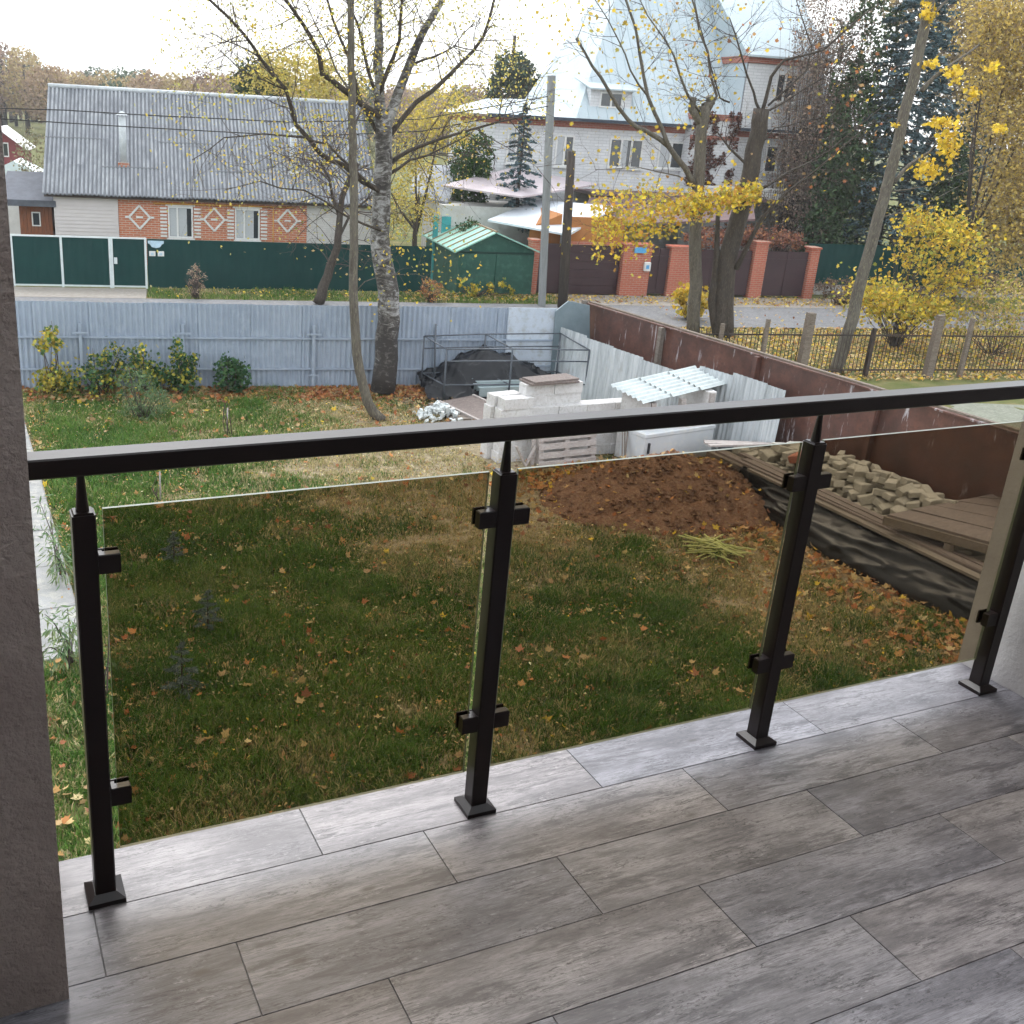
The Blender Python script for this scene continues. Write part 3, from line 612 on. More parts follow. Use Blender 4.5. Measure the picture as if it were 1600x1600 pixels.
MB().box(-.52, -.23, 0, .5, .22, .035).build('board', BOARD, bo); o = MB().box(-.48, -.2, .037, .52, .2, .07).build('board', BOARD, bo); o.rotation_euler = (0, 0, .06)
# pallet leaning upright
PAL = mat('pallet_wood', (.46, .42, .40), (.33, .29, .27), 3, .9, st=(1.5, 9, 9), rand=True, bmp=.3, c3=(.25, .21, .19))
pal = empty('wooden_pallet', (10.0, 15.05, .0), .03, 'grey wooden pallet standing on edge against the white blocks', 'pallet'); pal.rotation_euler = (-.16, 0, .03)
for z in (.02, .18, .34, .50, .66, .78): MB().box(-.62, -.022, z, .62, 0, z + .11).build('slat', PAL, pal)
for x in (-.56, 0, .56): MB().box(x - .05, .001, .02, x + .05, .10, .89).build('stringer', PAL, pal)
for z in (.1, .45, .75): MB().box(-.62, .101, z, .62, .12, z + .1).build('slat', PAL, pal)
cr = empty('broken_crate', (9.02, 15.1, 0), .0, 'broken pale wooden crate leaning beside the pallet', 'crate')
for i, (a_, b_) in enumerate((((-.1, 0, .45), (.14, .02, .05)), ((.14, .02, .05), (.30, 0, .42)), ((-.08, .1, .75), (.3, .1, .7)), ((.3, .05, .0), (.3, .1, .8)))): MB().bar(np.array(a_), np.array(b_), .07, .025).build('slat', PAL, cr)
# white chest
CHEST = mat('white_enamel', (.58, .60, .62), (.50, .52, .54), 2, .4, spec=.5, c3=(.60, .60, .58))
fz = empty('chest_freezer', (11.25, 14.52, 0), .13, 'large white metal chest standing behind the soil heap', 'chest')
MB().cbox(0, 0, .06, 1.75, .62, .60, .02).build('body', CHEST, fz); lid = MB().cbox(-.015, -.015, .602, 1.765, .635, .68, .02).build('lid', CHEST, fz)
MB().cbox(.08, -.035, .30, .115, -.002, .50, .006).build('handle', mat('dark_plastic', (.03, .03, .035)), fz); MB().box(.05, .03, 0, 1.7, .6, .058).build('base', mat('dark_plastic', (.03, .03, .035)), fz)
pl = empty('leaning_poles', (10.9, 14.62, 0), 0, 'thin grey poles leaning on the block wall beside the chest', 'poles')
for a_, b_ in (((0, 0, 0), (.22, .5, .95)), ((.08, .02, 0), (.30, .55, .9)), ((.02, -.03, 0), (.38, .5, .8))): MB().tube([a_, b_], .014, 6).build('pole', GRYW, pl)
# shed with corrugated roof
SHR = mat('shed_roof_sheet', (.50, .55, .55), (.38, .42, .42), 3, .6, st=(1, 1, 1), c3=(.40, .42, .42), rand=True)
BRK = brickmat('red_brick', (.40, .135, .075), (.33, .10, .06), (.40, .34, .29))
c4 = [G(952, 601, 1.36), G(1085, 575, 1.48), G(1140, 607, 1.36), G(1010, 630, 1.22)]
sh = empty('block_shed', tuple(c4[0][:2]) + (0,), 0, 'small shed of white blocks under a white corrugated roof', 'shed')
def rel(p, o): return np.array(p) - np.array(o.location)
ex = Vector(c4[1] - c4[0]); ey = Vector(c4[3] - c4[0]); nsh = 3
rsh = corr('roof_sheet', .95, 1.0, .13, .022, SHR, seg=5)
for i in range(nsh):
    o = obj('roof_sheet', rsh, None, sh); q = c4[0] + (c4[1] - c4[0]) * (i / nsh)
    mm = Matrix.Identity(4); L = ex.length / nsh * 1.04; e1 = ex.normalized(); e2 = ey; e3 = e1.cross(e2.normalized())
    # waves run along the short edge's direction
    for r in range(3): mm[r][0] = e2[r] * 1.05 ; mm[r][1] = e1[r] * L; mm[r][2] = -e3[r]; mm[r][3] = (rel(q, sh) + np.array([0, 0, .012 * i]))[r]
    o.matrix_local = mm
inn = [c4[0] * .86 + c4[2] * .14, c4[1] * .86 + c4[3] * .14, c4[2] * .86 + c4[0] * .14, c4[3] * .86 + c4[1] * .14]
def wallseg(a, b, z0, z1a, z1b, th, m_, par, name='wall'):
    a = np.array(a[:2]); b = np.array(b[:2]); tt = (b - a) / np.linalg.norm(b - a); nn = np.array([-tt[1], tt[0]]) * th / 2
    o_ = np.array(par.location[:2]); P = [a - nn - o_, b - nn - o_, b + nn - o_, a + nn - o_]; zz = [z1a, z1b, z1b, z1a]
    return MB().hexa([(*p, z0) for p in P] + [(*p, z) for p, z in zip(P, zz)]).build(name, m_, par)
wallseg(inn[0], inn[3], 0, 1.26, 1.16, .2, BLOCKM, sh); wallseg(inn[3], inn[2], 0, .62, .62, .2, BLOCKM, sh); wallseg(inn[1], inn[2], 0, 1.36, 1.28, .2, BLOCKM, sh)
wallseg(inn[3] * .55 + inn[2] * .45, inn[2], .62, 1.0, 1.0, .12, BRK, sh, 'brick_infill')
for q, z in ((inn[3], 1.17), (inn[2], 1.27), (inn[3] * .5 + inn[2] * .5, 1.2)):
    o_ = rel(q, sh); MB().box(o_[0] - .05, o_[1] - .05, .62, o_[0] + .05, o_[1] + .05, z).build('post', PAL, sh)
# black tarp over a pile, pipe cage, steel profiles, panel, rubble
TARP = mat('black_film', (.006, .0065, .009), (.010, .011, .014), 5, .36, spec=.3, kind='Position')
tx, td = np.meshgrid(np.linspace(5.5, 9.4, 120), np.linspace(20.95, 22.12, 64))
def tarpz(u, d):
    z = .84 * np.clip(1 - np.abs(u - 7.0) / 2.0, 0, 1) * np.clip((d - 20.97) / .75, 0, 1) + .12 * np.clip(1 - np.abs(u - 8.2) / 1.2, 0, 1)
    return z * (.9 + .25 * fbm(u, d, .6, 71)) + .15 * (1 - np.abs(2 * vnoise(u * 1.3 + d, d * .6, .42, 72) - 1)) ** 3 + .05 * (1 - np.abs(2 * vnoise(u - d, d, .2, 73) - 1)) ** 3
tz = tarpz(tx, td); q = np.array([S(a_, b_, z_) for a_, b_, z_ in zip(tx.ravel(), td.ravel(), tz.ravel())]); k = (np.arange(63)[:, None] * 120 + np.arange(119)[None]).ravel()
tag(obj('covered_pile', npmesh('covered_pile', q, np.stack([k, k + 1, k + 121, k + 120], 1), None, True), TARP), 'peaked pile covered with black plastic film by the back fence', 'covered pile')
STEEL = mat('grey_pipe', (.085, .10, .12), (.06, .07, .085), 8, .5, spec=.5)
cg = sframe('pipe_cage', 6.0, 20.6, 0, 'grey steel pipe cage standing round the black covered pile', 'pipe frame')
cinv = cg.matrix_basis.inverted() if False else (Matrix.Translation(cg.location) @ Matrix.Rotation(SROT, 4, 'Z')).inverted()
def C_(p): return np.array(cinv @ Vector(p))
bk = [PL(x, y, 21.85) for x, y in ((663, 525), (759, 522), (876, 521))]; fr_ = [PL(x, y, 20.9) for x, y in ((698, 546), (801, 545), (921, 547))]
def at0(p, z): return np.array([p[0], p[1], z])
for p in bk + fr_: MB().tube([C_(at0(p, 0.02)), C_(p)], .021, 6).build('pipe', STEEL, cg)
for row in (bk, fr_):
    for f_ in (1., .78, .34): MB().tube([C_(at0(p, p[2] * f_)) for p in row], .016, 6).build('pipe', STEEL, cg)
for p, q in zip(bk, fr_):
    for f_ in (1., .34): MB().tube([C_(at0(p, p[2] * f_)), C_(at0(q, q[2] * f_))], .016, 6).build('pipe', STEEL, cg)
MB().tube([C_(at0(PL(681, 562, 21.6), .1)), C_(PL(681, 506, 21.6))], .024, 6).build('pipe', STEEL, cg)
PROF = mat('zinc_profile', (.42, .50, .52), (.30, .37, .39), 4, .35, metal=.5, spec=.5, st=(.5, 6, 6))
pf = empty('steel_profiles', (10.35, 19.3, .12), -.10, 'bundle of galvanised steel profiles lying behind the white blocks', 'profiles')
for i in range(4):
    mb = MB(); y0 = .16 * i; mb.box(0, y0, .02 + .09 * (i % 2), 3.7 - .2 * i, y0 + .012, .22 + .09 * (i % 2)); mb.box(0, y0 + .0121, .205 + .09 * (i % 2), 3.7 - .2 * i, y0 + .12, .22 + .09 * (i % 2)); mb.build('profile', PROF, pf)
fp = empty('framed_panel', (9.95, 18.3, .10), .0, 'brown panel in a pale frame lying on boards near the birch', 'panel'); fp.rotation_euler = (.03, -.05, .18)
MB().box(-.42, -.9, 0, .42, .95, .03).build('sheet', BOARD, fp)
for x in (-.45, .45): MB().box(x - .028, -.92, -.01, x + .028, .97, .05).build('frame_bar', PAL, fp)
pp_ = empty('board_platform', (10.3, 19.0, 0), -.08, 'low platform of weathered boards under the brown panel', 'boards')
for i in range(7): o = MB().box(-1.1, -.085, .0, 1.25, .085, .05).build('board', GRYW, pp_); o.location = (rng.normal() * .04, -.95 + i * .185, .02); o.rotation_euler = (0, 0, rng.normal() * .02)
BAG = mat('white_rubble', (.62, .64, .64), (.48, .52, .52), 6, .8, rand=True)
rb = empty('white_rubble_heap', (8.95, 18.35, 0), 0, 'small heap of broken white block pieces beside the brown panel', 'rubble')
cm = MB(); 
for q in icov: cm.v.append(tuple(np.array(q) * np.array([.6, .5, .42])))
cm = MB().frus([(-.5, -.35), (.45, -.42), (.52, .3), (-.38, .42)], -.3, .3, top=[(-.36, -.28), (.38, -.3), (.33, .25), (-.3, .3)]).mesh('chunk')
for i in range(95):
    r = abs(rng.normal()) * .30; an = rng.random() * 6.28; o = obj('chunk', cm, BAG, rb); s_ = rng.uniform(.08, .17)
    o.location = (r * 1.35 * math.cos(an), r * math.sin(an), max(.03, .36 - r * .62) * rng.uniform(.45, 1.)); o.scale = (s_, s_ * rng.uniform(.6, 1), s_ * rng.uniform(.5, .9)); o.rotation_euler = tuple(rng.uniform(0, 6, 3))
tb = MB(); cc_ = [(math.cos(k * math.pi / 8), math.sin(k * math.pi / 8)) for k in range(16)]
tb.frus([(x * .12, y * .12) for x, y in cc_], 0, .32, top=[(x * .15, y * .15) for x, y in cc_], cap_top=False); tb.frus([(x * .15, y * .15) for x, y in cc_], .32, .34, top=[(x * .16, y * .16) for x, y in cc_], cap_bot=False, cap_top=False); tb.frus([(x * .13, y * .13) for x, y in cc_], .24, .25, cap_bot=False)
bk_ = tb.build('bucket', mat('clear_bucket', (.34, .42, .45), None, 5, .35, spec=.5)); bk_.location = (10.7, 17.6, 0.02); tag(bk_, 'pale bluish plastic bucket beside the white blocks', 'bucket')
# long stack of boards under black film, with planks on top and rubble stones behind
low = [(12.84, 14.44), (12.06, 12.89), (11.77, 11.76), (11.6, 10.73), (11.56, 9.67), (11.62, 9.01), (11.78, 7.6), (11.9, 6.6)]
def lowx(y): return float(np.interp(y, [p[1] for p in low][::-1], [p[0] for p in low][::-1]))
V = []; NY, NS = 190, 34; ys = np.linspace(14.45, 6.7, NY)
def ridge(a_, b_, sc, sd_): return 1 - abs(2 * float(vnoise(a_, b_, sc, sd_)) - 1)
for i, y in enumerate(ys):
    lx = lowx(y)
    for j in range(NS):
        s_ = j / (NS - 1)
        if s_ < .62: f_ = s_ / .62; x = lx + (12.02 - lx) * f_ ** 1.25 if lx < 12.0 else lx + .05 * f_; z = .50 * f_ ** .75
        else: f_ = (s_ - .62) / .38; x = max(12.02, lx + .05) + .30 * f_; z = .50 + .02 * f_
        sag = math.sin(math.pi * min(s_ / .62, 1)) ** .7
        q_ = y * .22 + .5 * s_                              # creases run lengthwise and slant down the sheet
        fold = (.085 * ridge(q_, s_ * 1.5, .42, 81) ** 2 + .05 * ridge(q_ * 1.6, s_ * 2.6, .3, 82) ** 4 + .025 * ridge(y, s_ * 3, .34, 83) ** 4 - .05) * (.25 + sag)
        V.append((x - fold, y, max(.012, z * (1.0 if lx < 12.1 else .7) + .02 + fold * .5)))
k = (np.arange(NY - 1)[:, None] * NS + np.arange(NS - 1)[None]).ravel()
tag(obj('plastic_film', npmesh('plastic_film', V, np.stack([k, k + NS, k + NS + 1, k + 1], 1), None, True), TARP), 'black plastic film hanging in folds over a long board stack', 'plastic film')
bs = empty('board_stack', (12.45, 10.4, 0), math.pi / 2, 'long stack of brown weathered boards beside the rubble stones', 'boards')
for i in range(5):
    x0 = -3.6 + rng.random() * .3; o = MB().box(x0, -.07, 0, x0 + rng.uniform(5.6, 7.0), .07, .04).build('board', BOARD if i % 3 else GRYW, bs)
    o.location = (0, .40 - i * .098 + rng.normal() * .02, .545 + .025 * (i % 3) + rng.normal() * .006); o.rotation_euler = (rng.normal() * .05, rng.normal() * .003, rng.normal() * .012)
for i in range(4): o = MB().box(-3.6, .02, .02 + i * .12, 3.5, .40, .13 + i * .12).build('board', OLDW, bs); o.location = (0, -.1, 0)
bd = empty('loose_boards', (13.0, 13.95, .46), 2.75, 'pale loose boards lying across the head of the board stack', 'boards')
for i in range(3): o = MB().box(-.8, -.05, 0, .75, .05, .03).build('board', PAL, bd); o.location = (rng.normal() * .1, -.12 + .12 * i, .02 * i + .05); o.rotation_euler = (0, 0, rng.normal() * .12)
# rubble stones
STN = mat('rubble_stone', (.50, .47, .41), (.33, .30, .26), 5, .9, rand=True, bmp=.7, bsc=12, bd=.02, c3=(.20, .18, .13))
STR = mat('red_rubble', (.36, .14, .09), (.27, .10, .07), 6, .9, rand=True, bmp=.4)
st = empty('stone_pile', (13.25, 11.4, 0), 0, 'stacked pile of grey rubble stones against the rusty fence', 'stone pile')
smv = []
for q in range(10):
    mb = MB(); an_ = np.array([.62, 2.5, 3.75, 5.65]) + rng.normal(size=4) * .16; rad = rng.uniform(.56, .76, 4)
    j_ = lambda s_, e_: [(math.cos(a_) * r_ * s_ * rng.uniform(1 - e_, 1 + e_), math.sin(a_) * r_ * s_ * rng.uniform(1 - e_, 1 + e_)) for a_, r_ in zip(an_, rad)]
    a0, a1, a2, a3 = j_(.86, .06), j_(1.0, .05), j_(1.0, .05), j_(.82, .1)
    mb.frus(a0, -.5, -.42, top=a1, cap_top=False); mb.frus(a1, -.42, .4, top=a2, cap_top=False, cap_bot=False); mb.frus(a2, .4, .5, top=a3, cap_bot=False); smv.append(mb.mesh('stone'))
smr = [q.copy() for q in smv[:3]]; ns = 0
for y in np.arange(8.6, 13.75, .21):
    top = np.interp(y, [8.6, 9.4, 9.7, 11, 11.9, 13.2, 13.7], [.25, .55, .92, .95, .95, .72, .45])
    z = .06; row = 0
    while z < top:
        for x in np.arange(12.66 + max(0, z - .3) * .85, 13.5, .22):
            sx, sy, sz = rng.uniform(.17, .30), rng.uniform(.16, .25), rng.uniform(.09, .15)
            red = rng.random() < .03 and z > top - .25; o = obj('stone', smr[int(rng.integers(3))] if red else smv[int(rng.integers(10))], STR if red else STN, st); ns += 1
            xx_ = x + rng.normal() * .04
            o.location = (xx_ - 13.25, y - 11.4 + rng.normal() * .03 + (row % 2) * .1, z + rng.normal() * .012); o.scale = (sx, sy, sz); o.rotation_euler = (rng.normal() * .2, rng.normal() * .2, rng.normal() * .5)
        z += .135; row += 1
# weathered wooden tabletop on legs
dk = empty('plank_bench', (0, 0, 0), 0, 'weathered plank platform jutting over the board stack by the last post', 'platform')
c5 = [G(1386, 803, .88), G(1600, 862, .88), G(1640, 768, .96), G(1560, 770, .96)]
a0, a1 = c5[0], c5[1]; b0, b1 = c5[3], c5[2]; npk = 5
for i in range(npk):
    f0, f1 = i / npk + .006, (i + 1) / npk - .006
    L = lambda s_: a0 + (b0 - a0) * s_; Rr = lambda s_: a1 + (b1 - a1) * s_
    P = [L(f0), Rr(f0), Rr(f1), L(f1)]; P = [p + np.array([0, 0, rng.normal() * .006]) for p in P]
    MB().hexa([p - np.array([0, 0, .035]) for p in P] + P).build('plank', BOARD, dk)
edge = [a0, a1]; MB().bar(a0 - np.array([0, .0, .10]), a1 - np.array([0, 0, .10]), .06, .12).build('beam', OLDW, dk)
MB().bar(a0 - np.array([0.02, .0, .10]), b0 - np.array([0, 0, .10]), .06, .12).build('beam', OLDW, dk)
for p in (a0 * .5 + a1 * .5, a1, b0, b1): MB().box(p[0] - .05, p[1] - .05, 0, p[0] + .05, p[1] + .05, p[2] - .17).build('leg', OLDW, dk)
# cut green stems on the soil
sk = empty('cut_stems', tuple(G(1112, 868)), .4, 'bundle of cut green plant stems lying on the bare soil', 'stems'); STEM = mat('green_stem', (.42, .48, .16), (.52, .50, .22), 5, .8, rand=True)
for i in range(26):
    an = rng.normal(2.0, .6); L_ = rng.uniform(.5, 1.0); c_ = rng.normal(size=2) * .10; dx, dy = math.cos(an) * L_ / 2, math.sin(an) * L_ / 2; z = .04 + rng.random() * .16
    MB().tube([(c_[0] - dx, c_[1] - dy, z + rng.normal() * .03), (c_[0], c_[1], z + .03), (c_[0] + dx, c_[1] + dy, max(.02, z + rng.normal() * .06))], .012, 5).build('stem', STEM, sk)
n = 160; P = np.stack([rng.normal(size=n) * .16, rng.normal(size=n) * .16, .06 + rng.random(n) * .14], 1); leaves('leaf_tuft', P, .11, palette(n, GRN + YGR[:2]), LEAF, sk, 'lance')

# ================================================================== STREET: helper for things in the street frame
def uzpoly(mb, pts, d0, d1, mi=0):
    """solid prism from a (u,z) outline between depths d0 and d1 (street frame, relative to the parent's origin)"""
    n = len(pts); b = len(mb.v); mb.v += [(u, d0, z) for u, z in pts] + [(u, d1, z) for u, z in pts]
    mb.face([b + i for i in range(n)], mi); mb.face([b + n + i for i in reversed(range(n))], mi)
    for i in range(n): j = (i + 1) % n; mb.face((b + j, b + i, b + n + i, b + n + j), mi)
    return mb
WHITEP = mat('white_paint', (.68, .68, .67), (.60, .60, .59), 3, .5)
m, t, b = nodes('window_glass'); b.inputs['Base Color'].default_value = (.03, .035, .04, 1); b.inputs['Roughness'].default_value = .06; b.inputs['Specular IOR Level'].default_value = .8; WGL = m
m, t, b = nodes('curtain'); b.inputs['Base Color'].default_value = (.42, .44, .46, 1); b.inputs['Roughness'].default_value = .9; CURT = m
def window(par, u0, u1, z0, z1, d, mull=(.38,), fw=.055, curtains=(), sill=True):
    f = MB(); dep = .06
    f.box(u0, d - .03, z0, u0 + fw, d + dep, z1); f.box(u1 - fw, d - .03, z0, u1, d + dep, z1); f.box(u0 + fw, d - .03, z0, u1 - fw, d + dep, z0 + fw); f.box(u0 + fw, d - .03, z1 - fw, u1 - fw, d + dep, z1)
    for k in mull: c = u0 + (u1 - u0) * k; f.box(c - fw * .6, d - .028, z0 + fw, c + fw * .6, d + dep, z1 - fw)
    wn = f.build('window', WHITEP, par)
    ks = [0, *mull, 1]
    for i in range(len(ks) - 1):
        a_ = u0 + (u1 - u0) * ks[i] + fw * (1 if i == 0 else .6); b_ = u0 + (u1 - u0) * ks[i + 1] - fw * (1 if i == len(ks) - 2 else .6)
        MB().box(a_, d + .012, z0 + fw, b_, d + .02, z1 - fw).build('pane', WGL, wn)
        if i in curtains: MB().box(a_ + .01, d + .0085, z0 + fw + .01, b_ - (b_ - a_) * .35 * (i > 0), d + .0115, z1 - fw - .01).build('curtain', CURT, wn)
    if sill: MB().box(u0 - .05, d - .11, z0 - .05, u1 + .05, d - .032, z0 - .005).build('sill', WHITEP, wn)
    return wn
# ------------------------------------------------------------------ long low house with asbestos roof
m, t, b = nodes('asbestos_sheet')
v = coords(t, 'Object', (3, 1, 3), True); n1 = noise(t, v, 1.2, 6, .7); n2 = noise(t, coords(t, 'Object', (14, 1, 1), True), 2.0, 4, .6)
c = ramp(t, n1, [(.3, (.15, .16, .18)), (.55, (.27, .285, .305)), (.75, (.38, .39, .40))]); c = mixc(t, ramp(t, n2, [(.5, (0, 0, 0)), (.7, (.6, .6, .6))]), c, (.12, .13, .145))
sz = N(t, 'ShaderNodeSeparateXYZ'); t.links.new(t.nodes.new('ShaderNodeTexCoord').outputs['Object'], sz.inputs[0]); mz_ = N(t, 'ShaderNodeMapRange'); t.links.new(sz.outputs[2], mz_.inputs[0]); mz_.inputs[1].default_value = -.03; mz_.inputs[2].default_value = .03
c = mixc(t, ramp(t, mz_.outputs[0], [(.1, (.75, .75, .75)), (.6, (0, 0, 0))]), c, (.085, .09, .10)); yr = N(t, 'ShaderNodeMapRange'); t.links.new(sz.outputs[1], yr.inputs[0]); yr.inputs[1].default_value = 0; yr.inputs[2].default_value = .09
c = mixc(t, ramp(t, yr.outputs[0], [(.2, (.8, .8, .8)), (1, (0, 0, 0))]), c, (.06, .065, .07))  # row shadow line painted into the colour at each sheet's lower edge
t.links.new(c, b.inputs['Base Color']); b.inputs['Roughness'].default_value = .9; ASB = m
SIDE = mat('pale_siding', (.55, .51, .505), (.50, .46, .455), 1.5, .6, rand=True)
LH = sframe('brick_house', 0, 40, 0, 'long low brick house with a grey corrugated roof behind the green fence', 'house')
ORB = brickmat('orange_brick', (.52, .17, .085), (.43, .13, .065), (.50, .40, .33), bw=.26, bh=.08)
MB().box(-1.54, 0, 0, 5.33, .3, 2.55).build('wall', ORB, LH)
sdm = MB().hexa([(0, -.012, 0), (2.21, -.012, 0), (2.21, .02, 0), (0, .02, 0), (0, .006, .128), (2.21, .006, .128), (2.21, .02, .128), (0, .02, .128)]).mesh('siding_board')
for i in range(20): o = obj('siding_board', sdm, SIDE, LH); o.location = (-3.76, -.03, i * .1285)
WBR = brickmat('white_brick', (.60, .58, .575), (.52, .50, .49), (.50, .49, .48), bw=.26, bh=.08)
MB().box(5.34, .02, 0, 8.0, .3, 2.55).build('wall', WBR, LH)
MB().box(-3.75, .0, 0, -1.545, .3, 2.55).build('wall', SIDE, LH)
g = MB(); uzp = [(0, 0), (0, 2.55), (4.3, 5.9), (8.6, 2.55), (8.6, 0)]
for u in (-3.76, 7.9):
    b_ = len(g.v); g.v += [(u, .301 + d * .965, z) for d, z in uzp] + [(u + .1, .301 + d * .965, z) for d, z in uzp]; g.face(range(b_, b_ + 5)); g.face(range(b_ + 9, b_ + 4, -1))
    for i in range(5): g.face((b_ + (i + 1) % 5, b_ + i, b_ + 5 + i, b_ + 5 + (i + 1) % 5))
g.build('gable_wall', SIDE, LH)
MB().box(-3.7, 8.4, 0, 8, 8.6, 2.5).build('wall', SIDE, LH)
E0, R0 = np.array([-.35, 2.42]), np.array([4.3, 6.03]); sl_ = R0 - E0; SL = float(np.linalg.norm(sl_)); nrow, ncol = 4, 12
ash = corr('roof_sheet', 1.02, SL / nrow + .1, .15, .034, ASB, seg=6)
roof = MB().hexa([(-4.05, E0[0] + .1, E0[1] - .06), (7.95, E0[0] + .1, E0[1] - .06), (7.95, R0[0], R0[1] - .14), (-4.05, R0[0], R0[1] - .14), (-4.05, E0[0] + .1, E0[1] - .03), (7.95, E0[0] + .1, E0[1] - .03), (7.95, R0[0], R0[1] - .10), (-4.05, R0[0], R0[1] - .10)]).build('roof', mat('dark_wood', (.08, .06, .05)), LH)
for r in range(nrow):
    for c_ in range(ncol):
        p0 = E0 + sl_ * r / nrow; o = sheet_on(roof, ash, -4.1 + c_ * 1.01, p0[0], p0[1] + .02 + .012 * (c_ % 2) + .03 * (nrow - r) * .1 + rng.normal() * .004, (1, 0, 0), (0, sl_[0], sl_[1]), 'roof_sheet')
MB().hexa([(-4.1, R0[0] + .02, R0[1]), (8, R0[0] + .02, R0[1]), (8, 9, 2.4), (-4.1, 9, 2.4), (-4.1, R0[0] + .02, R0[1] + .05), (8, R0[0] + .02, R0[1] + .05), (8, 9, 2.45), (-4.1, 9, 2.45)]).build('back_slope', ASB, roof)
MB().tube([(-4.1, R0[0], R0[1] + .03), (8.05, R0[0], R0[1] + .03)], .09, 8).build('ridge_cap', mat('pale_zinc', (.55, .58, .60), None, 3, .5), roof)
for i in range(27): MB().box(-1.5 + i * .255, -.10, 2.40, -1.5 + i * .255 + .12, -.001, 2.47).build('dentil', WHITEP, LH)
for (u0, u1, z0, z1) in ((.21, 1.11, 1.02, 2.15), (2.64, 3.56, 1.02, 2.15)):
    wn = window(LH, u0, u1, z0, z1, -.02, (.38,), .06, (0, 1))
    q = MB()
    for k in range(9):
        z = z0 + .02 + k * .125; L_ = .24
        for sgn in (0, 1): a_ = u0 - .04 - L_ if sgn == 0 else u1 + .04; q.box(a_, -.035, z, a_ + L_, -.001, z + .062)
    q.box(u0 - .08, -.04, z1 + .01, u1 + .08, -.001, z1 + .09); q.build('quoins', WHITEP, wn)
for u, z in ((-.8, 1.72), (1.88, 1.72), (4.6, 1.76)):
    q = MB(); a_, h_ = .37, .41; pt = [(u, z + h_), (u + a_, z), (u, z - h_), (u - a_, z)]
    for i in range(4): q.bar((pt[i][0], -.02, pt[i][1]), (pt[(i + 1) % 4][0], -.02, pt[(i + 1) % 4][1]), .036, .07, (0, 1, 0) if False else (0, 0, 1))
    q.box(u - a_ - .14, -.036, z - .03, u - a_ - .02, -.002, z + .03); q.box(u + a_ + .02, -.036, z - .03, u + a_ + .14, -.002, z + .03); q.box(u - .12, -.036, z - .03, u + .12, -.002, z + .03); q.build('diamond_trim', WHITEP, LH)
GASP = mat('yellow_pipe', (.60, .30, .06), None, 3, .5)
MB().tube([(-.3, -.08, 2.24), (4.9, -.08, 2.26)], .03, 6).build('gas_pipe', GASP, LH); MB().tube([(4.05, -.11, 2.25), (4.05, -.11, .2)], .025, 6).build('gas_pipe', GASP, LH)
for u, ztop, zb, dd in ((-1.32, 5.15, 3.4, .9), (4.9, 4.9, 3.35, .85)):
    k = MB().box(u - .2, dd, zb - .5, u + .2, dd + .4, zb + .15).build('chimney', BRK if u < 0 else WHITEP, LH)
    MB().tube([(u, dd + .2, zb + .1), (u, dd + .2, ztop)], .13, 12).build('flue', mat('pale_zinc', (.55, .58, .60)), k)
    MB().frus([(u + .2 * math.cos(a_), dd + .2 + .2 * math.sin(a_)) for a_ in np.arange(0, 6.2, .6283)], ztop + .04, ztop + .18, top=[(u + .03 * math.cos(a_), dd + .2 + .03 * math.sin(a_)) for a_ in np.arange(0, 6.2, .6283)]).build('cowl', mat('pale_zinc', (.55, .58, .60)), k)
    MB().hexa([(u - .34, dd - .42, zb - .88), (u + .34, dd - .42, zb - .88), (u + .34, dd + .4, zb - .25), (u - .34, dd + .4, zb - .25), (u - .34, dd - .42, zb - .84), (u + .34, dd - .42, zb - .84), (u + .34, dd + .4, zb - .21), (u - .34, dd + .4, zb - .21)]).build('flashing', mat('pale_zinc', (.55, .58, .60)), k)
# wooden porch beside it
VARN = mat('varnished_boards', (.23, .075, .03), (.15, .05, .022), 2, .6, st=(9, 9, .6), c3=(.10, .04, .02))
po = sframe('wooden_porch', -5.0, 40.4, 0, 'small varnished wooden porch with a dark grey roof beside the brick house', 'porch')
for i in range(9): MB().box(i * .125, 0, 0, i * .125 + .119, .08, 2.15).build('wall_board', VARN, po)
MB().box(0, .09, 0, 1.12, 2, 2.15).build('wall', VARN, po)
MB().hexa([(-.6, -.45, 2.12), (1.3, -.45, 2.12), (1.3, 2.3, 2.9), (-.6, 2.3, 2.9), (-.6, -.45, 2.2), (1.3, -.45, 2.2), (1.3, 2.3, 2.98), (-.6, 2.3, 2.98)]).build('roof', mat('dark_felt', (.10, .11, .135), (.07, .075, .09), 4), po)
MB().hexa([(-.62, -.47, 1.98), (1.32, -.47, 1.98), (1.32, -.44, 1.98), (-.62, -.44, 1.98), (-.62, -.47, 2.19), (1.32, -.47, 2.19), (1.32, -.44, 2.19), (-.62, -.44, 2.19)]).build('fascia', mat('dark_felt', (.10, .11, .135)), po)
window(po, .42, .72, 1.25, 1.75, -.02, (), .04, (), False)
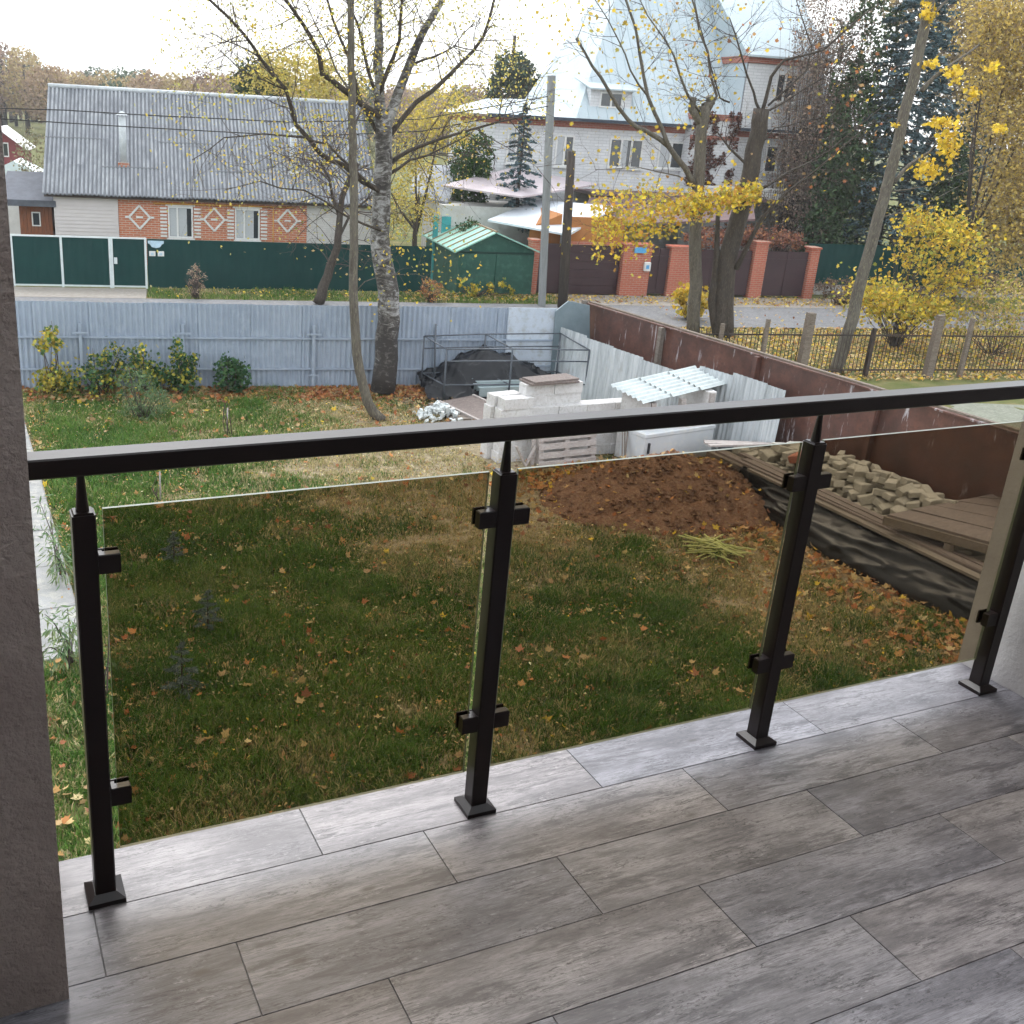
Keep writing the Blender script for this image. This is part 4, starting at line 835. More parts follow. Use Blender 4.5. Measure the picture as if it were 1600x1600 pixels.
# ------------------------------------------------------------------ green street fence with gates
GREEN = mat('green_sheet', (.003, .036, .033), (.004, .042, .038), 1.5, .6, spec=.15, rand=True)
gf = sframe('green_fence', 0, 34.95, 0, 'dark green sheet metal fence along the far side of the road', 'fence')
gsh = corr('sheet', 1.2, 1.56, .3, .004, GREEN, flat=1, seg=8)
for i in range(8): sheet_on(gf, gsh, -.5 + i * 1.185, .003 * (i % 2), .0 + .02)
sheet_on(gf, corr('sheet', 1.3, 1.56, .3, .004, GREEN, flat=1, seg=8), -6.1, 0, .06)
GP = mat('pale_steel', (.62, .68, .68), (.55, .60, .60), 4, .5)
for nm, u0, u1, lab in (('gate', -4.62, -1.66, 'wide green double gate in a pale frame'), ('wicket_gate', -1.60, -.55, 'narrow green wicket gate with a pale lock box')):
    gt = sframe(nm, u0, 34.9, 0, lab, 'gate'); W_ = u1 - u0
    lv = (0, W_ / 2, W_) if nm == 'gate' else (0, W_)
    for i in range(len(lv) - 1): sheet_on(gt, corr('sheet', lv[i + 1] - lv[i] - .04, 1.5, .3, .004, GREEN, flat=1, seg=8), lv[i] + .02, 0, .08, name='leaf')
    for x in lv: MB().box(x - .035, -.05, .0, x + .035, -.006, 1.62).build('frame_bar', GP, gt)
    for z in (.03, 1.57): MB().box(.036, -.045, z, W_ - .036, -.006, z + .05).build('frame_bar', GP, gt)
    if nm == 'wicket_gate': MB().box(.06, -.09, .78, .16, -.0505, .98).build('lock_box', GP, gt)
PBL = mat('pale_blue_plate', (.50, .66, .78), None, 6, .4); 
pl_ = [(-.50, 1.53), (.0, 1.53), (.0, 1.45), (-.06, 1.42), (-.12, 1.33), (-.25, 1.30), (-.38, 1.33), (-.44, 1.42), (-.50, 1.45)]
tag(place(uzpoly(MB(), [(u, z) for u, z in pl_], -.02, 0).build('address_plate', PBL), tuple(S(.05, 34.9, .02)), tuple(S(1, 0)), (0, 0, 1)) if False else uzpoly(MB(), pl_, -.02, 0).build('address_plate', PBL), 'pale blue scalloped plate at the top of the green fence by the wicket gate', 'plate')
o = bpy.data.objects['address_plate']; o.location = S(.03, 34.92, 0); o.rotation_euler = (0, 0, SROT)
for u, nm, lab in ((-.44, 'notice_plate', 'small round cornered white plate on the green fence below the address plate'), (-.17, 'notice_plate', 'small square blue and white plate on the green fence beside another')):
    o = MB().cbox(-.1, -.015, -.08, .1, 0, .08, .01).build(nm, WHITEP); o.location = S(u + .1, 34.925, 1.12); o.rotation_euler = (0, 0, SROT); tag(o, lab, 'plate')
    MB().box(-.05, -.02, -.05, .04, -.0155, .03).build('print', PBL, o)
# ------------------------------------------------------------------ green garage
gg = sframe('green_garage', 9.83, 34.6, 0, 'green metal garage with a pitched mint coloured roof by the road', 'garage')
GGM = mat('faded_green', (.018, .085, .062), (.012, .062, .047), 1.2, .6, c3=(.035, .11, .08))
uzpoly(MB(), [(0, 0), (2.75, 0), (2.75, 1.55), (1.25, 2.12), (0, 1.5)], 0, .06).build('front_wall', GGM, gg)
for x0, x1 in ((.12, 1.35), (1.38, 2.6)): MB().box(x0, -.03, .05, x1, -.002, 1.42).build('door', GGM, gg)
MB().box(.02, -.035, 1.44, 2.73, -.002, 1.5).build('lintel', mat('dark_green', (.008, .04, .03)), gg)
MB().box(2.69, .06, 0, 2.75, 4.6, 1.53).build('wall', GGM, gg); MB().box(0, .06, 0, .06, 4.6, 1.48).build('wall', GGM, gg)
MINT = mat('mint_roof', (.28, .55, .46), (.22, .45, .38), 2, .6, c3=(.40, .52, .42))
# the roof plane seen from above falls to the fence side
rf0 = MB().hexa([(-.15, -.12, 1.44), (1.27, -.12, 2.13), (1.27, 4.7, 2.13), (-.15, 4.7, 1.44), (-.15, -.12, 1.49), (1.27, -.12, 2.18), (1.27, 4.7, 2.18), (-.15, 4.7, 1.49)]).build('roof', MINT, gg)
for i in range(7):
    d = .2 + i * .72; MB().bar((-.15, d, 1.505), (1.27, d, 2.195), .06, .04).build('seam', mat('rusty_seam', (.34, .25, .16)), rf0)
MB().hexa([(1.28, -.12, 2.13), (2.9, -.12, 1.52), (2.9, 4.7, 1.52), (1.28, 4.7, 2.13), (1.28, -.12, 2.18), (2.9, -.12, 1.57), (2.9, 4.7, 1.57), (1.28, 4.7, 2.18)]).build('roof', MINT, gg)
MB().box(1.24, -.14, 2.17, 1.31, 4.72, 2.215).build('ridge', mat('rusty_seam', (.34, .25, .16)), gg)
# ------------------------------------------------------------------ brick gate line of the white house
ORP = mat('orange_render', (.40, .17, .055), (.34, .14, .045), 2, .85)
BRD = mat('brown_steel', (.050, .026, .030), (.04, .02, .024), 2, .5)
RBK = brickmat('salmon_brick', (.46, .135, .085), (.40, .11, .07), (.42, .26, .20))
def pier(u0, u1, h_, lab, d0=35.0, dep=.45):
    o = sframe('brick_pier', u0, d0, 0, lab, 'pier'); MB().box(0, 0, 0, u1 - u0, dep, h_).build('shaft', RBK, o); MB().cbox(-.04, -.04, h_ + .001, u1 - u0 + .04, dep + .04, h_ + .07, .02).build('cap', RBK, o); return o
pier(12.62, 12.92, 1.85, 'slim red brick pier beside the green garage')
pier(16.12, 17.2, 1.80, 'wide red brick pier carrying a blue plate and white box')
pier(17.98, 18.85, 1.76, 'wide red brick pier behind the two bare maple trunks')
pier(21.35, 21.86, 2.02, 'red brick pier between two dark brown gates')
pier(23.7, 24.05, 1.86, 'outer red brick pier at the end of the gate line')
for u0, u1, nm, lab in ((21.9, 23.66, 'brown_gate', 'dark brown steel gate between the two outermost brick piers'), (18.9, 21.3, 'brown_gate', 'dark brown steel gate behind the maple trunks'), (17.22, 17.95, 'brown_door', 'narrow dark brown door between two wide brick piers')):
    o = sframe(nm, u0, 35.12, 0, lab, 'gate'); n_ = max(2, round((u1 - u0) / .8)); W_ = (u1 - u0) / n_
    for i in range(n_): MB().box(i * W_ + .01, 0, .08, (i + 1) * W_ - .01, .05, 1.72).build('leaf', BRD, o)
    MB().box(.0, -.02, 1.4, u1 - u0, -.002, 1.45).build('rail', BRD, o)
ga = sframe('orange_garage', 13.0, 35.3, 0, 'orange rendered garage with a brown sectional door and pale metal roof', 'garage')
MB().box(.92, 0, 0, 3.15, .12, 2.7).build('wall', ORP, ga); MB().box(.0, .0, 0, .9, .1, 1.75).build('side_gate', BRD, ga); MB().box(-.25, .4, 0, .9, .5, 2.25).build('wall', ORP, ga)
dr = MB().box(.98, -.10, 0, 3.1, -.06, .02).build('garage_door', BRD, ga)
for i in range(6): MB().box(1.0, -.09, .03 + i * .285, 3.08, -.03, .03 + i * .285 + .278).build('door_panel', BRD, dr)
MB().box(.93, -.12, .0, .99, -.005, 1.78).build('door_frame', RBK, ga); MB().box(.93, -.12, 1.76, 3.12, -.005, 1.86).build('lintel', RBK, ga)
PZN = mat('pale_roof_steel', (.62, .66, .71), (.54, .58, .63), 1, .45, spec=.5)
def roofquad(par, P, th, m_, name='roof'):
    P = [np.array(p, float) for p in P]; MB().hexa([p - np.array([0, 0, th]) for p in P] + P).build(name, m_, par)
def RQ(par, pix, ds, th, m_, name='roof'):
    P = [];
    for (x, y), d in zip(pix, ds): u, z = UZ(x, y, d); P.append((u - US(par.location)[0], d - US(par.location)[1], z))
    roofquad(par, P, th, m_, name)
RQ(ga, ((762, 343), (889, 366), (965, 322), (838, 312)), (36.6, 34.6, 37.6, 39.4), .07, PZN)
RQ(ga, ((905, 352), (1180, 342), (1175, 303), (925, 298)), (36.0, 35.7, 40.5, 40.8), .08, mat('brown_roof', (.16, .10, .10), (.12, .075, .075), 2, .6))
uzpoly(MB(), [(-.25, 2.2), (.9, 2.2), (.9, 2.75), (-.25, 2.25)], .4, 3.5).build('wall', ORP, ga)
o = MB().cbox(0, -.03, 0, .46, 0, .2, .01).build('house_number_plate', mat('bright_blue', (.08, .32, .62), (.12, .38, .66), 9, .4)); o.location = S(16.5, 34.98, 1.55); o.rotation_euler = (0, 0, SROT); tag(o, 'bright blue rectangular plate on a wide brick pier', 'plate')
o = MB().cbox(0, -.1, 0, .24, 0, .32, .02).build('letter_box', WHITEP); o.location = S(16.93, 34.98, .92); o.rotation_euler = (0, 0, SROT); tag(o, 'white letter box on the wide brick pier by the brown door', 'letter box'); MB().box(.06, -.105, .08, .18, -.101, .22).build('print', mat('bright_blue', (.08, .32, .62)), o)
# ------------------------------------------------------------------ white brick villa
VB = brickmat('villa_white_brick', (.68, .69, .71), (.61, .62, .64), (.50, .51, .53), bw=.36, bh=.115, ms=.014)
VR = brickmat('villa_red_brick', (.36, .13, .095), (.30, .105, .08), (.34, .22, .18))
vil = sframe('white_villa', 13.1, 42, 0, 'three storey white brick villa with a pale blue metal hip roof', 'house')
MB().box(0, 0, 0, 14.75, 7, 5.62).build('wall', VB, vil)
MB().box(-.03, -.04, 5.625, 14.8, 7.03, 5.86).build('brick_band', VR, vil)
PBR = mat('pale_blue_roof', (.44, .505, .54), (.38, .445, .48), .7, .5, spec=.3)
MB().frus([(-.5, -.5), (3.4, -.5), (3.4, 7.5), (-.5, 7.5)], 5.95, 6.6, top=[(1.2, 1.6), (3.4, 1.6), (3.4, 5.4), (1.2, 5.4)]).build('wing_roof', PBR, vil)
eb = [(3.2, -.51, 5.95), (15.3, -.51, 5.95), (15.3, 7.5, 5.95), (3.2, 7.5, 5.95)]; tp = [(7.4, 5.4, 13.4), (15.2, 5.4, 13.4)]
rm = MB(); rm.v = eb + tp; rm.face((0, 1, 5, 4)); rm.face((1, 2, 5)); rm.face((2, 3, 4, 5)); rm.face((3, 0, 4)); rm.face((3, 2, 1, 0)); vr = rm.build('roof', PBR, vil)
for i in range(38):
    u = -.3 + i * .41; fr0 = np.array([u, -.5, 5.965])
    if u < 3.3: continue
    k = (u - 3.2) / 4.2 if u < 7.4 else 1.
    tpx = np.array([u, -.5 + 5.9 * k, 5.965 + 7.45 * k])
    if np.linalg.norm(tpx - fr0) > .4: MB().bar(fr0, tpx, .03, .05).build('seam', PBR, vr)
MB().box(-.52, -.55, 5.87, 15.32, -.46, 5.99).build('fascia', mat('dark_gutter', (.05, .06, .08)), vil)
dm_ = MB().box(3.9, -.1, 6.1, 5.7, 1.5, 7.15).build('dormer', VB, vil); window(vil, 4.3, 5.3, 6.45, 7.05, -.12, (.5,), .06, (), False)
roofquad(vil, [(3.75, -.35, 7.17), (5.85, -.35, 7.17), (5.85, 1.5, 7.6), (3.75, 1.5, 7.6)], .06, PBR, 'dormer_roof')
for x0, y0, x1, y1, ml in ((868, 210, 893, 264, (.5,)), (952, 215, 1000, 264, (.36, .66)), (1029, 220, 1064, 265, (.5,)), (1100, 221, 1136, 269, (.5,)), (1197, 224, 1243, 272, (.36, .66))):
    u0, z1 = UZ(x0, y0, 42); u1, z0 = UZ(x1, y1, 42); wn = window(vil, u0 - 13.1 + .04, u1 - 13.1, max(z0, 4.08), min(z1, 5.35), -.02, ml, .07, (1,) if len(ml) > 1 else (0,))
window(vil, .55, 1.35, 4.1, 5.3, -.02, (.5,), .07, (0,))
bx = MB().box(10.5, -.5, 5.9, 13.95, 3.5, 8.5).build('tower_wall', VB, vil); MB().box(10.4, -.6, 8.51, 14.05, 3.6, 8.78).build('brick_band', VR, vil)
window(vil, 11.85, 12.85, 7.05, 8.2, -.52, (.42,), .07, ())
ck = MB(); ck.v = [(10.45, -.45, 5.9), (10.45, -.45, 8.5), (10.45, -.6, 8.72), (10.45, 4.9, 12.75), (13.99, -.45, 5.9), (13.99, -.45, 8.5), (13.99, -.6, 8.72), (13.99, 4.9, 12.75)]; ck.face((0, 1, 2, 3)); ck.face((7, 6, 5, 4)); ck.build('cheek_cladding', PBR, vil)
roofquad(vil, [(10.2, -.8, 8.8), (14.25, -.8, 8.8), (14.25, 5.2, 13.2), (10.2, 5.2, 13.2)], .08, PBR, 'tower_roof')
MB().box(8.3, -.7, 0, 10.35, -.01, 6.2).build('bay_wall', VB, vil); MB().box(8.25, -.75, 6.21, 10.4, -.02, 6.45).build('brick_band', VR, vil); MB().box(8.2, -.78, 5.45, 10.42, -.71, 5.6).build('brick_band', VR, vil)
n = 5200; U = rng.uniform(8.2, 10.4, n); Zz = rng.uniform(3.6, 6.6, n); kk = fbm(U, Zz, .6, 91) > .42; U, Zz = U[kk], Zz[kk]; P = np.stack([U, -.74 - rng.random(len(U)) * .08, Zz], 1)
leaves('creeper', P, .10, palette(len(P), [(.10, .045, .04), (.16, .06, .05), (.08, .05, .035), (.2, .1, .06)]), LEAF, vil)
MB().box(3.6, -2.2, 3.14, 14.9, -.02, 3.25).build('terrace_slab', mat('brown_roof', (.16, .10, .10)), vil)
for i in range(60): MB().box(8.0 + i * .1, -2.15, 3.26, 8.0 + i * .1 + .045, -2.12, 3.62).build('baluster', WHITEP, vil)
MB().box(7.95, -2.17, 3.63, 14.1, -2.10, 3.70).build('balustrade_rail', WHITEP, vil)
# ------------------------------------------------------------------ low house with pinkish roof between the garage and the villa
lo_ = sframe('low_white_house', 9.5, 37.5, 0, 'low whitewashed house with a pinkish metal roof behind the green garage', 'house')
MB().box(.6, .6, 0, 4.2, 3.6, 2.7).build('wall', mat('whitewash', (.60, .60, .58), (.48, .47, .44), 3), lo_)
RQ(lo_, ((690, 289), (815, 307), (935, 287), (800, 262)), (38.2, 37.2, 40.5, 42), .06, mat('pink_roof', (.50, .44, .46), (.42, .36, .38), 2, .5))
RQ(lo_, ((640, 300), (700, 318), (712, 258), (650, 257)), (39.5, 38.6, 43, 44), .06, ASB, 'rear_roof')
MB().box(.25, .35, 0, .42, .5, 2.35).build('porch_post', mat('turquoise', (.08, .42, .44)), lo_); MB().box(.6, .55, 1.2, .95, .595, 2.3).build('window_shutter', mat('turquoise', (.08, .42, .44)), lo_)
# ------------------------------------------------------------------ far things at the edge of the village
rh = sframe('red_far_house', -9.2, 62, 0, 'small dark red gabled house far behind the wooden porch', 'house')
REDW = mat('red_boards', (.22, .055, .06), (.17, .04, .045), 2)
uzpoly(MB(), [(-.4, 0), (3.0, 0), (3.0, 3.9), (1.15, 5.2), (-.4, 4.0)], 0, 6).build('wall', REDW, rh); roofquad(rh, [(1.1, -.4, 5.25), (3.4, -.4, 3.75), (3.4, 6.2, 3.75), (1.1, 6.2, 5.25)], .06, WHITEP); roofquad(rh, [(-.8, -.4, 3.85), (1.1, -.4, 5.25), (1.1, 6.2, 5.25), (-.8, 6.2, 3.85)], .06, REDW)
window(rh, 1.0, 1.9, 3.2, 4.2, -.02, (.5,), .08, (), False); rh.scale = (.65, .65, .74)
for i, (u, d, w_, h_, lab) in enumerate(((-8.2, 55, 2.6, 2.6, 'pale glazed greenhouse gable behind the wooden porch'), (-6.4, 44, 1.5, 1.9, 'white pointed tent roof peeping over the green gate'))):
    o = sframe('greenhouse' if i == 0 else 'white_tent', u, d, 0, lab, 'greenhouse' if i == 0 else 'tent'); PG = mat('pale_polycarbonate', (.62, .70, .72), (.50, .58, .60), 2, .3)
    uzpoly(MB(), [(0, 0), (w_, 0), (w_, h_ * .75), (w_ / 2, h_), (0, h_ * .75)], 0, 3).build('shell', PG if i == 0 else WHITEP, o)
    for k in range(4): MB().box(k * w_ / 3 - .02, -.03, 0, k * w_ / 3 + .02, -.002, h_ * .75).build('rib', WHITEP, o)
# green fence and hedge on the right
g2 = sframe('green_fence', 24.2, 36.0, 0, 'dark green sheet fence behind the yellow maple saplings', 'fence')
for i in range(9): sheet_on(g2, gsh, i * 1.185, 0, .4)
MB().box(0, .02, 0, 10.7, .12, .45).build('plinth', CONC, g2)
o = MB().cbox(-.13, -.02, -.2, .13, 0, .2, .01).build('yellow_notice', mat('pale_yellow', (.70, .68, .36), None, 3)); o.location = S(30.5, 35.95, 1.6); o.rotation_euler = (0, 0, SROT); tag(o, 'small pale yellow notice on the green fence among yellow leaves', 'notice')
# poles and wires
PO = mat('pole_concrete', (.27, .28, .285), (.20, .21, .215), 3, .9, st=(6, 6, .5)); DKW = mat('dark_pole', (.075, .06, .05), (.04, .033, .03), 3, .9, st=(6, 6, .6))
pb, pt_ = S(12.32, 32.7, 0), PL(862, 118, 32.7)
up = MB(); up.bar(pb, pt_, .2, .2).build('utility_pole', PO); tag(bpy.data.objects['utility_pole'], 'pale concrete utility pole at the roadside by the green garage', 'pole')
pb2, pt2 = S(12.98, 32.5, 0), PL(893, 236, 32.5); MB().tube([pb2, pb2 * .5 + pt2 * .5, pt2], [.17, .15, .13], 10).build('wooden_pole', DKW); tag(bpy.data.objects['wooden_pole'], 'dark weathered stub of a wooden pole beside the concrete pole', 'pole')
WIRE = mat('black_wire', (.02, .02, .022))
for i, (pts, lab) in enumerate((([(-40, 168), (100, 172), (230, 180), (460, 191), (660, 186), (860, 150)], 'upper black overhead wire crossing the grey roof'), ([(-40, 183), (70, 190), (200, 198), (330, 205), (480, 213), (660, 205), (860, 165)], 'lower black overhead wire crossing the grey roof'))):
    o = MB().tube([PL(x, y, 33.0 - .3 * k / 5) for k, (x, y) in enumerate(pts)], .016, 5).build('overhead_wire', WIRE); tag(o, lab, 'wire')

# ================================================================== TREES
BARKB = None
m, t, b = nodes('birch_bark')
v = coords(t, 'Position', (1, 1, 1)); vv = coords(t, 'Position', (3.0, 3.0, 6)); n1 = noise(t, vv, 1.5, 7, .72, 1.2); n2 = noise(t, coords(t, 'Position', (1.2, 1.2, .8)), 1.6, 5, .6)
sp = N(t, 'ShaderNodeSeparateXYZ'); t.links.new(v, sp.inputs[0]); mr = N(t, 'ShaderNodeMapRange'); t.links.new(sp.outputs[2], mr.inputs[0]); mr.inputs[1].default_value = .3; mr.inputs[2].default_value = 3.2; mr.inputs[3].default_value = -.07; mr.inputs[4].default_value = .05
ad = N(t, 'ShaderNodeMath', operation='ADD'); t.links.new(n1, ad.inputs[0]); t.links.new(mr.outputs[0], ad.inputs[1])
ad2 = N(t, 'ShaderNodeMath', operation='MULTIPLY_ADD'); t.links.new(n2, ad2.inputs[0]); ad2.inputs[1].default_value = .6; ad2.inputs[2].default_value = -.335; ad3 = N(t, 'ShaderNodeMath', operation='ADD'); t.links.new(ad.outputs[0], ad3.inputs[0]); t.links.new(ad2.outputs[0], ad3.inputs[1])
t.links.new(ramp(t, ad3.outputs[0], [(.40, (.035, .03, .028)), (.50, (.11, .10, .09)), (.57, (.24, .235, .23)), (.76, (.44, .43, .425))]), b.inputs['Base Color']); b.inputs['Roughness'].default_value = .85; bump(t, b, n1, .8, .04); BIRCH = m
BARK = mat('grey_bark', (.13, .115, .095), (.075, .062, .052), 2.2, .95, st=(5, 5, 1), kind='Position', bmp=.9, bd=.03, bsc=4, c3=(.18, .165, .12))
BARKD = mat('dark_bark', (.065, .052, .043), (.038, .03, .026), 2.2, .95, st=(5, 5, 1), kind='Position', bmp=.8, bd=.03, bsc=4, c3=(.10, .085, .065))
TWIG = mat('twig_bark', (.085, .062, .052), (.055, .042, .038), 4, .9, kind='Position')
def unit(v_): return v_ / (np.linalg.norm(v_) + 1e-9)
class Tree:
    def __init__(s, name, label, bark, seed=0):
        s.root = None; s.name = name; s.label = label; s.bark = bark; s.main = MB(); s.tw = MB(); s.br = MB(); s.tips = []; s.r = np.random.default_rng(seed); s.limbs = []
    def limb(s, pix, d, r0, r1, dd=0., n=8, wood=True):
        """pix: photo polyline; d: street depth at the start, dd: change of depth to the end"""
        m = len(pix); P = [PL(x, y, d + dd * k / max(1, m - 1)) for k, (x, y) in enumerate(pix)]
        Q = []
        for k in range(m - 1):
            for f_ in (0, .5):
                q = P[k] * (1 - f_) + P[k + 1] * f_
                if f_: q = q + s.r.normal(size=3) * np.linalg.norm(P[k + 1] - P[k]) * .025
                Q.append(q)
        Q.append(P[-1]); L = len(Q); R = [r0 + (r1 - r0) * (k / (L - 1)) ** .8 for k in range(L)]
        (s.main if wood else s.br).tube(Q, R, n); s.limbs.append((Q, R)); return Q
    def grow(s, p, dr, L, r, depth, spread=.6, up=.12, n=4, kids=3):
        seg = 4; pts = [p]; d = unit(dr)
        for k in range(seg): d = unit(d + s.r.normal(size=3) * .16 + np.array([0, 0, up * .5])); pts.append(pts[-1] + d * L / seg)
        s.tw.tube(pts, [r * (1 - .7 * k / seg) for k in range(seg + 1)], n if depth > 1 else 3, cap=False)
        if depth <= 1: s.tips += pts[2:]
        if depth > 0:
            for _ in range(kids):
                k = s.r.integers(1, seg + 1); q = pts[k]; nd = unit(d + s.r.normal(size=3) * spread + np.array([0, 0, up])); s.grow(q, nd, L * s.r.uniform(.45, .72), r * .55, depth - 1, spread, up, n, kids)
    def sprout(s, per=5, L=1.6, r=.02, depth=2, lo=.3, kids=3, spread=.6, up=.12, skip=0):
        for Q, R in s.limbs[skip:]:
            for _ in range(per):
                k = s.r.uniform(lo, 1) * (len(Q) - 1); i = int(min(k, len(Q) - 2)); f_ = k - i; q = Q[i] * (1 - f_) + Q[i + 1] * f_; t_ = unit(Q[i + 1] - Q[i])
                side = unit(np.cross(t_, s.r.normal(size=3))); s.grow(q, unit(t_ * .5 + side), L * s.r.uniform(.6, 1.2), min(r, R[i] * .6), depth, spread, up, 4, kids)
    def done(s, cat='tree', group=None):
        base = s.limbs[0][0][0]; s.root = empty(s.name, (base[0], base[1], 0), 0, s.label, cat, group); off = np.array([base[0], base[1], 0]); s.off = off
        for mb, nm, mt in ((s.main, 'trunk', s.bark), (s.br, 'limbs', BARKD), (s.tw, 'twigs', TWIG)):
            if mb.v: mb.v = [(x - off[0], y - off[1], z) for x, y, z in mb.v]; mb.build(nm, mt, s.root)
        return s.root
    def crown(s, n, size, cols, shape='diamond', jit=.25, name='crown', zmin=None, mask=None, m=None):
        T = np.array(s.tips)
        if mask is not None: T = T[mask(T)]
        if len(T) == 0: return
        P = T[s.r.integers(0, len(T), n)] + s.r.normal(size=(n, 3)) * jit
        leaves(name, P - s.off, size * s.r.uniform(.6, 1.3, n), palette(n, cols), m or LEAF, s.root, shape)
# --- birch
B_ = Tree('birch_tree', 'large birch with peeling white bark standing inside the blue grey fence', BIRCH, 1)
B_.limb([(598, 612), (604, 560), (608, 500), (607, 455), (599, 415), (593, 370), (596, 310), (600, 250), (600, 205), (599, 180)], 21.6, .275, .155, 0, 14)
B_.limb([(597, 192), (592, 150), (590, 100), (591, 40), (589, -30), (585, -120), (590, -220)], 21.6, .13, .05, -.3, 10)
B_.limb([(604, 195), (622, 145), (640, 100), (662, 48), (690, 0), (725, -70), (750, -170)], 21.6, .115, .045, .6, 10)
B_.limb([(592, 150), (606, 110), (624, 64), (628, 0), (640, -80)], 21.5, .055, .02, -.5, 7, wood=False)
B_.limb([(594, 182), (537, 140), (503, 115), (497, 78), (475, 40), (447, 0), (420, -60)], 21.5, .07, .025, -.9, 7, wood=False)
B_.limb([(598, 300), (537, 258), (500, 240), (462, 194), (447, 140), (406, 90), (381, 53), (328, 0), (290, -50)], 21.5, .06, .02, -1.6, 7, wood=False)
B_.limb([(406, 90), (370, 70), (328, 50)], 20.4, .018, .008, -.2, 5, wood=False); B_.limb([(447, 140), (412, 125), (375, 109), (344, 78)], 20.7, .02, .008, -.2, 5, wood=False)
B_.limb([(592, 300), (550, 262), (512, 225), (475, 215), (412, 209), (350, 215), (300, 250)], 21.4, .035, .008, -1.2, 5, wood=False)
B_.limb([(595, 360), (540, 337), (475, 297), (406, 283), (350, 297)], 21.4, .03, .007, -1.2, 5, wood=False)
B_.limb([(609, 255), (640, 235), (694, 215), (781, 190), (830, 180)], 21.6, .055, .012, -.8, 6, wood=False); B_.limb([(781, 190), (784, 156), (800, 140)], 21.0, .018, .006, 0, 5, wood=False)
B_.limb([(608, 272), (640, 250), (690, 232), (740, 205)], 21.6, .04, .01, .6, 6, wood=False)
B_.limb([(640, 103), (680, 88), (710, 72), (740, 37)], 21.9, .03, .01, .4, 5, wood=False)
B_.limb([(606, 215), (650, 160), (694, 125), (719, 100), (756, 56), (772, 0), (800, -60)], 21.6, .06, .022, .8, 7, wood=False)
B_.limb([(600, 225), (560, 150), (545, 90), (520, 30), (500, -40)], 21.6, .05, .02, .7, 6, wood=False)
B_.limb([(601, 182), (575, 110), (560, 40), (530, -30)], 21.6, .045, .02, .3, 6, wood=False)
B_.sprout(13, 1.25, .013, 2, .25, 3, .7, .02, skip=1)
B_.done(); B_.crown(5600, .06, [(.46, .42, .14), (.36, .35, .12), (.55, .47, .14), (.62, .5, .1)], jit=.2, mask=lambda T: T[:, 2] > 5.6); B_.crown(700, .06, [(.46, .40, .12), (.55, .42, .1)], jit=.2, name='crown', mask=lambda T: (T[:, 2] < 5.6) & (T[:, 2] > 2.6))
knob = MB(); 
for k, (x, y, r_) in enumerate(((597, 515, .15), (604, 522, .11))): pass
# --- thin curved tree in front
T_ = Tree('slender_tree', 'slender grey tree with a curved base in front of the birch', BARK, 2)
T_.limb([(597, 657), (583, 644), (571, 615), (561, 575), (556, 530), (553, 480), (552, 420), (553, 350), (553, 280), (552, 220), (550, 160), (548, 100), (548, 40), (550, -30), (552, -120)], 19.7, .115, .055, 0, 10)
T_.limb([(551, 205), (565, 170), (585, 140), (600, 110)], 19.7, .02, .006, .3, 5); T_.limb([(550, 280), (520, 250), (505, 205)], 19.7, .02, .006, -.3, 5); T_.limb([(552, 150), (525, 110), (505, 60), (480, 10)], 19.7, .025, .01, -.4, 5)
T_.limb([(553, 460), (570, 440), (600, 430), (650, 428), (690, 445)], 19.7, .012, .005, -.3, 4)
T_.sprout(7, .9, .008, 2, .45, 3, .7, .05); T_.done(); T_.crown(900, .07, YGR + YEL, jit=.2)
# --- dark leaning tree by the road
K_ = Tree('leaning_dark_tree', 'dark leaning tree on the verge behind the blue grey fence', BARKD, 3)
K_.limb([(497, 474), (504, 450), (512, 431), (522, 400), (528, 370), (531, 337), (535, 305), (545, 280), (560, 255)], 32.5, .19, .06, 0, 9); K_.limb([(531, 340), (520, 310), (515, 280), (500, 250)], 32.5, .07, .03, 0, 6); K_.limb([(525, 380), (545, 340), (575, 310), (610, 290)], 32.5, .06, .02, .5, 6)
K_.sprout(16, 1.7, .02, 2, .3, 4, .8, .0); K_.done(); K_.crown(900, .1, YGR + TAN, jit=.35)
# --- pollarded maples by the far corner
M_ = Tree('pollarded_maple', 'grey pollarded maple trunk with straight shoots beyond the rusty fence', BARK, 4)
M_.limb([(1083, 522), (1084, 480), (1086, 406), (1090, 312), (1094, 240), (1096, 200), (1100, 165)], 28.4, .20, .15, 0, 12)
M_.limb([(1086, 292), (1070, 262), (1044, 228), (1010, 205), (981, 187), (950, 140), (925, 103), (900, 60)], 28.4, .10, .03, -.8, 7); M_.limb([(1044, 228), (1034, 200), (1012, 150), (1000, 87), (978, 0), (960, -60)], 28.0, .07, .025, .4, 7)
M_.limb([(1012, 150), (985, 110), (965, 60), (930, 0)], 28.0, .035, .012, -.5, 5); M_.limb([(1097, 195), (1120, 150), (1106, 81), (1087, 16), (1075, -40)], 28.4, .05, .02, .2, 6); M_.limb([(1092, 175), (1075, 150), (1053, 87), (1028, 47), (1000, 0)], 28.4, .05, .015, -.4, 6)
M_.limb([(1088, 330), (1050, 315), (1000, 318), (950, 335)], 28.4, .035, .012, -1.2, 5); M_.limb([(1088, 345), (1110, 320), (1150, 300), (1190, 298)], 28.4, .035, .012, -1.0, 5); M_.limb([(1085, 292), (1060, 275), (1000, 262), (930, 265)], 28.4, .03, .008, -.6, 5)
M_.limb([(1100, 168), (1112, 160), (1108, 150)], 28.4, .13, .1, 0, 9); M_.limb([(1098, 200), (1080, 170), (1084, 152)], 28.4, .12, .09, 0, 9)
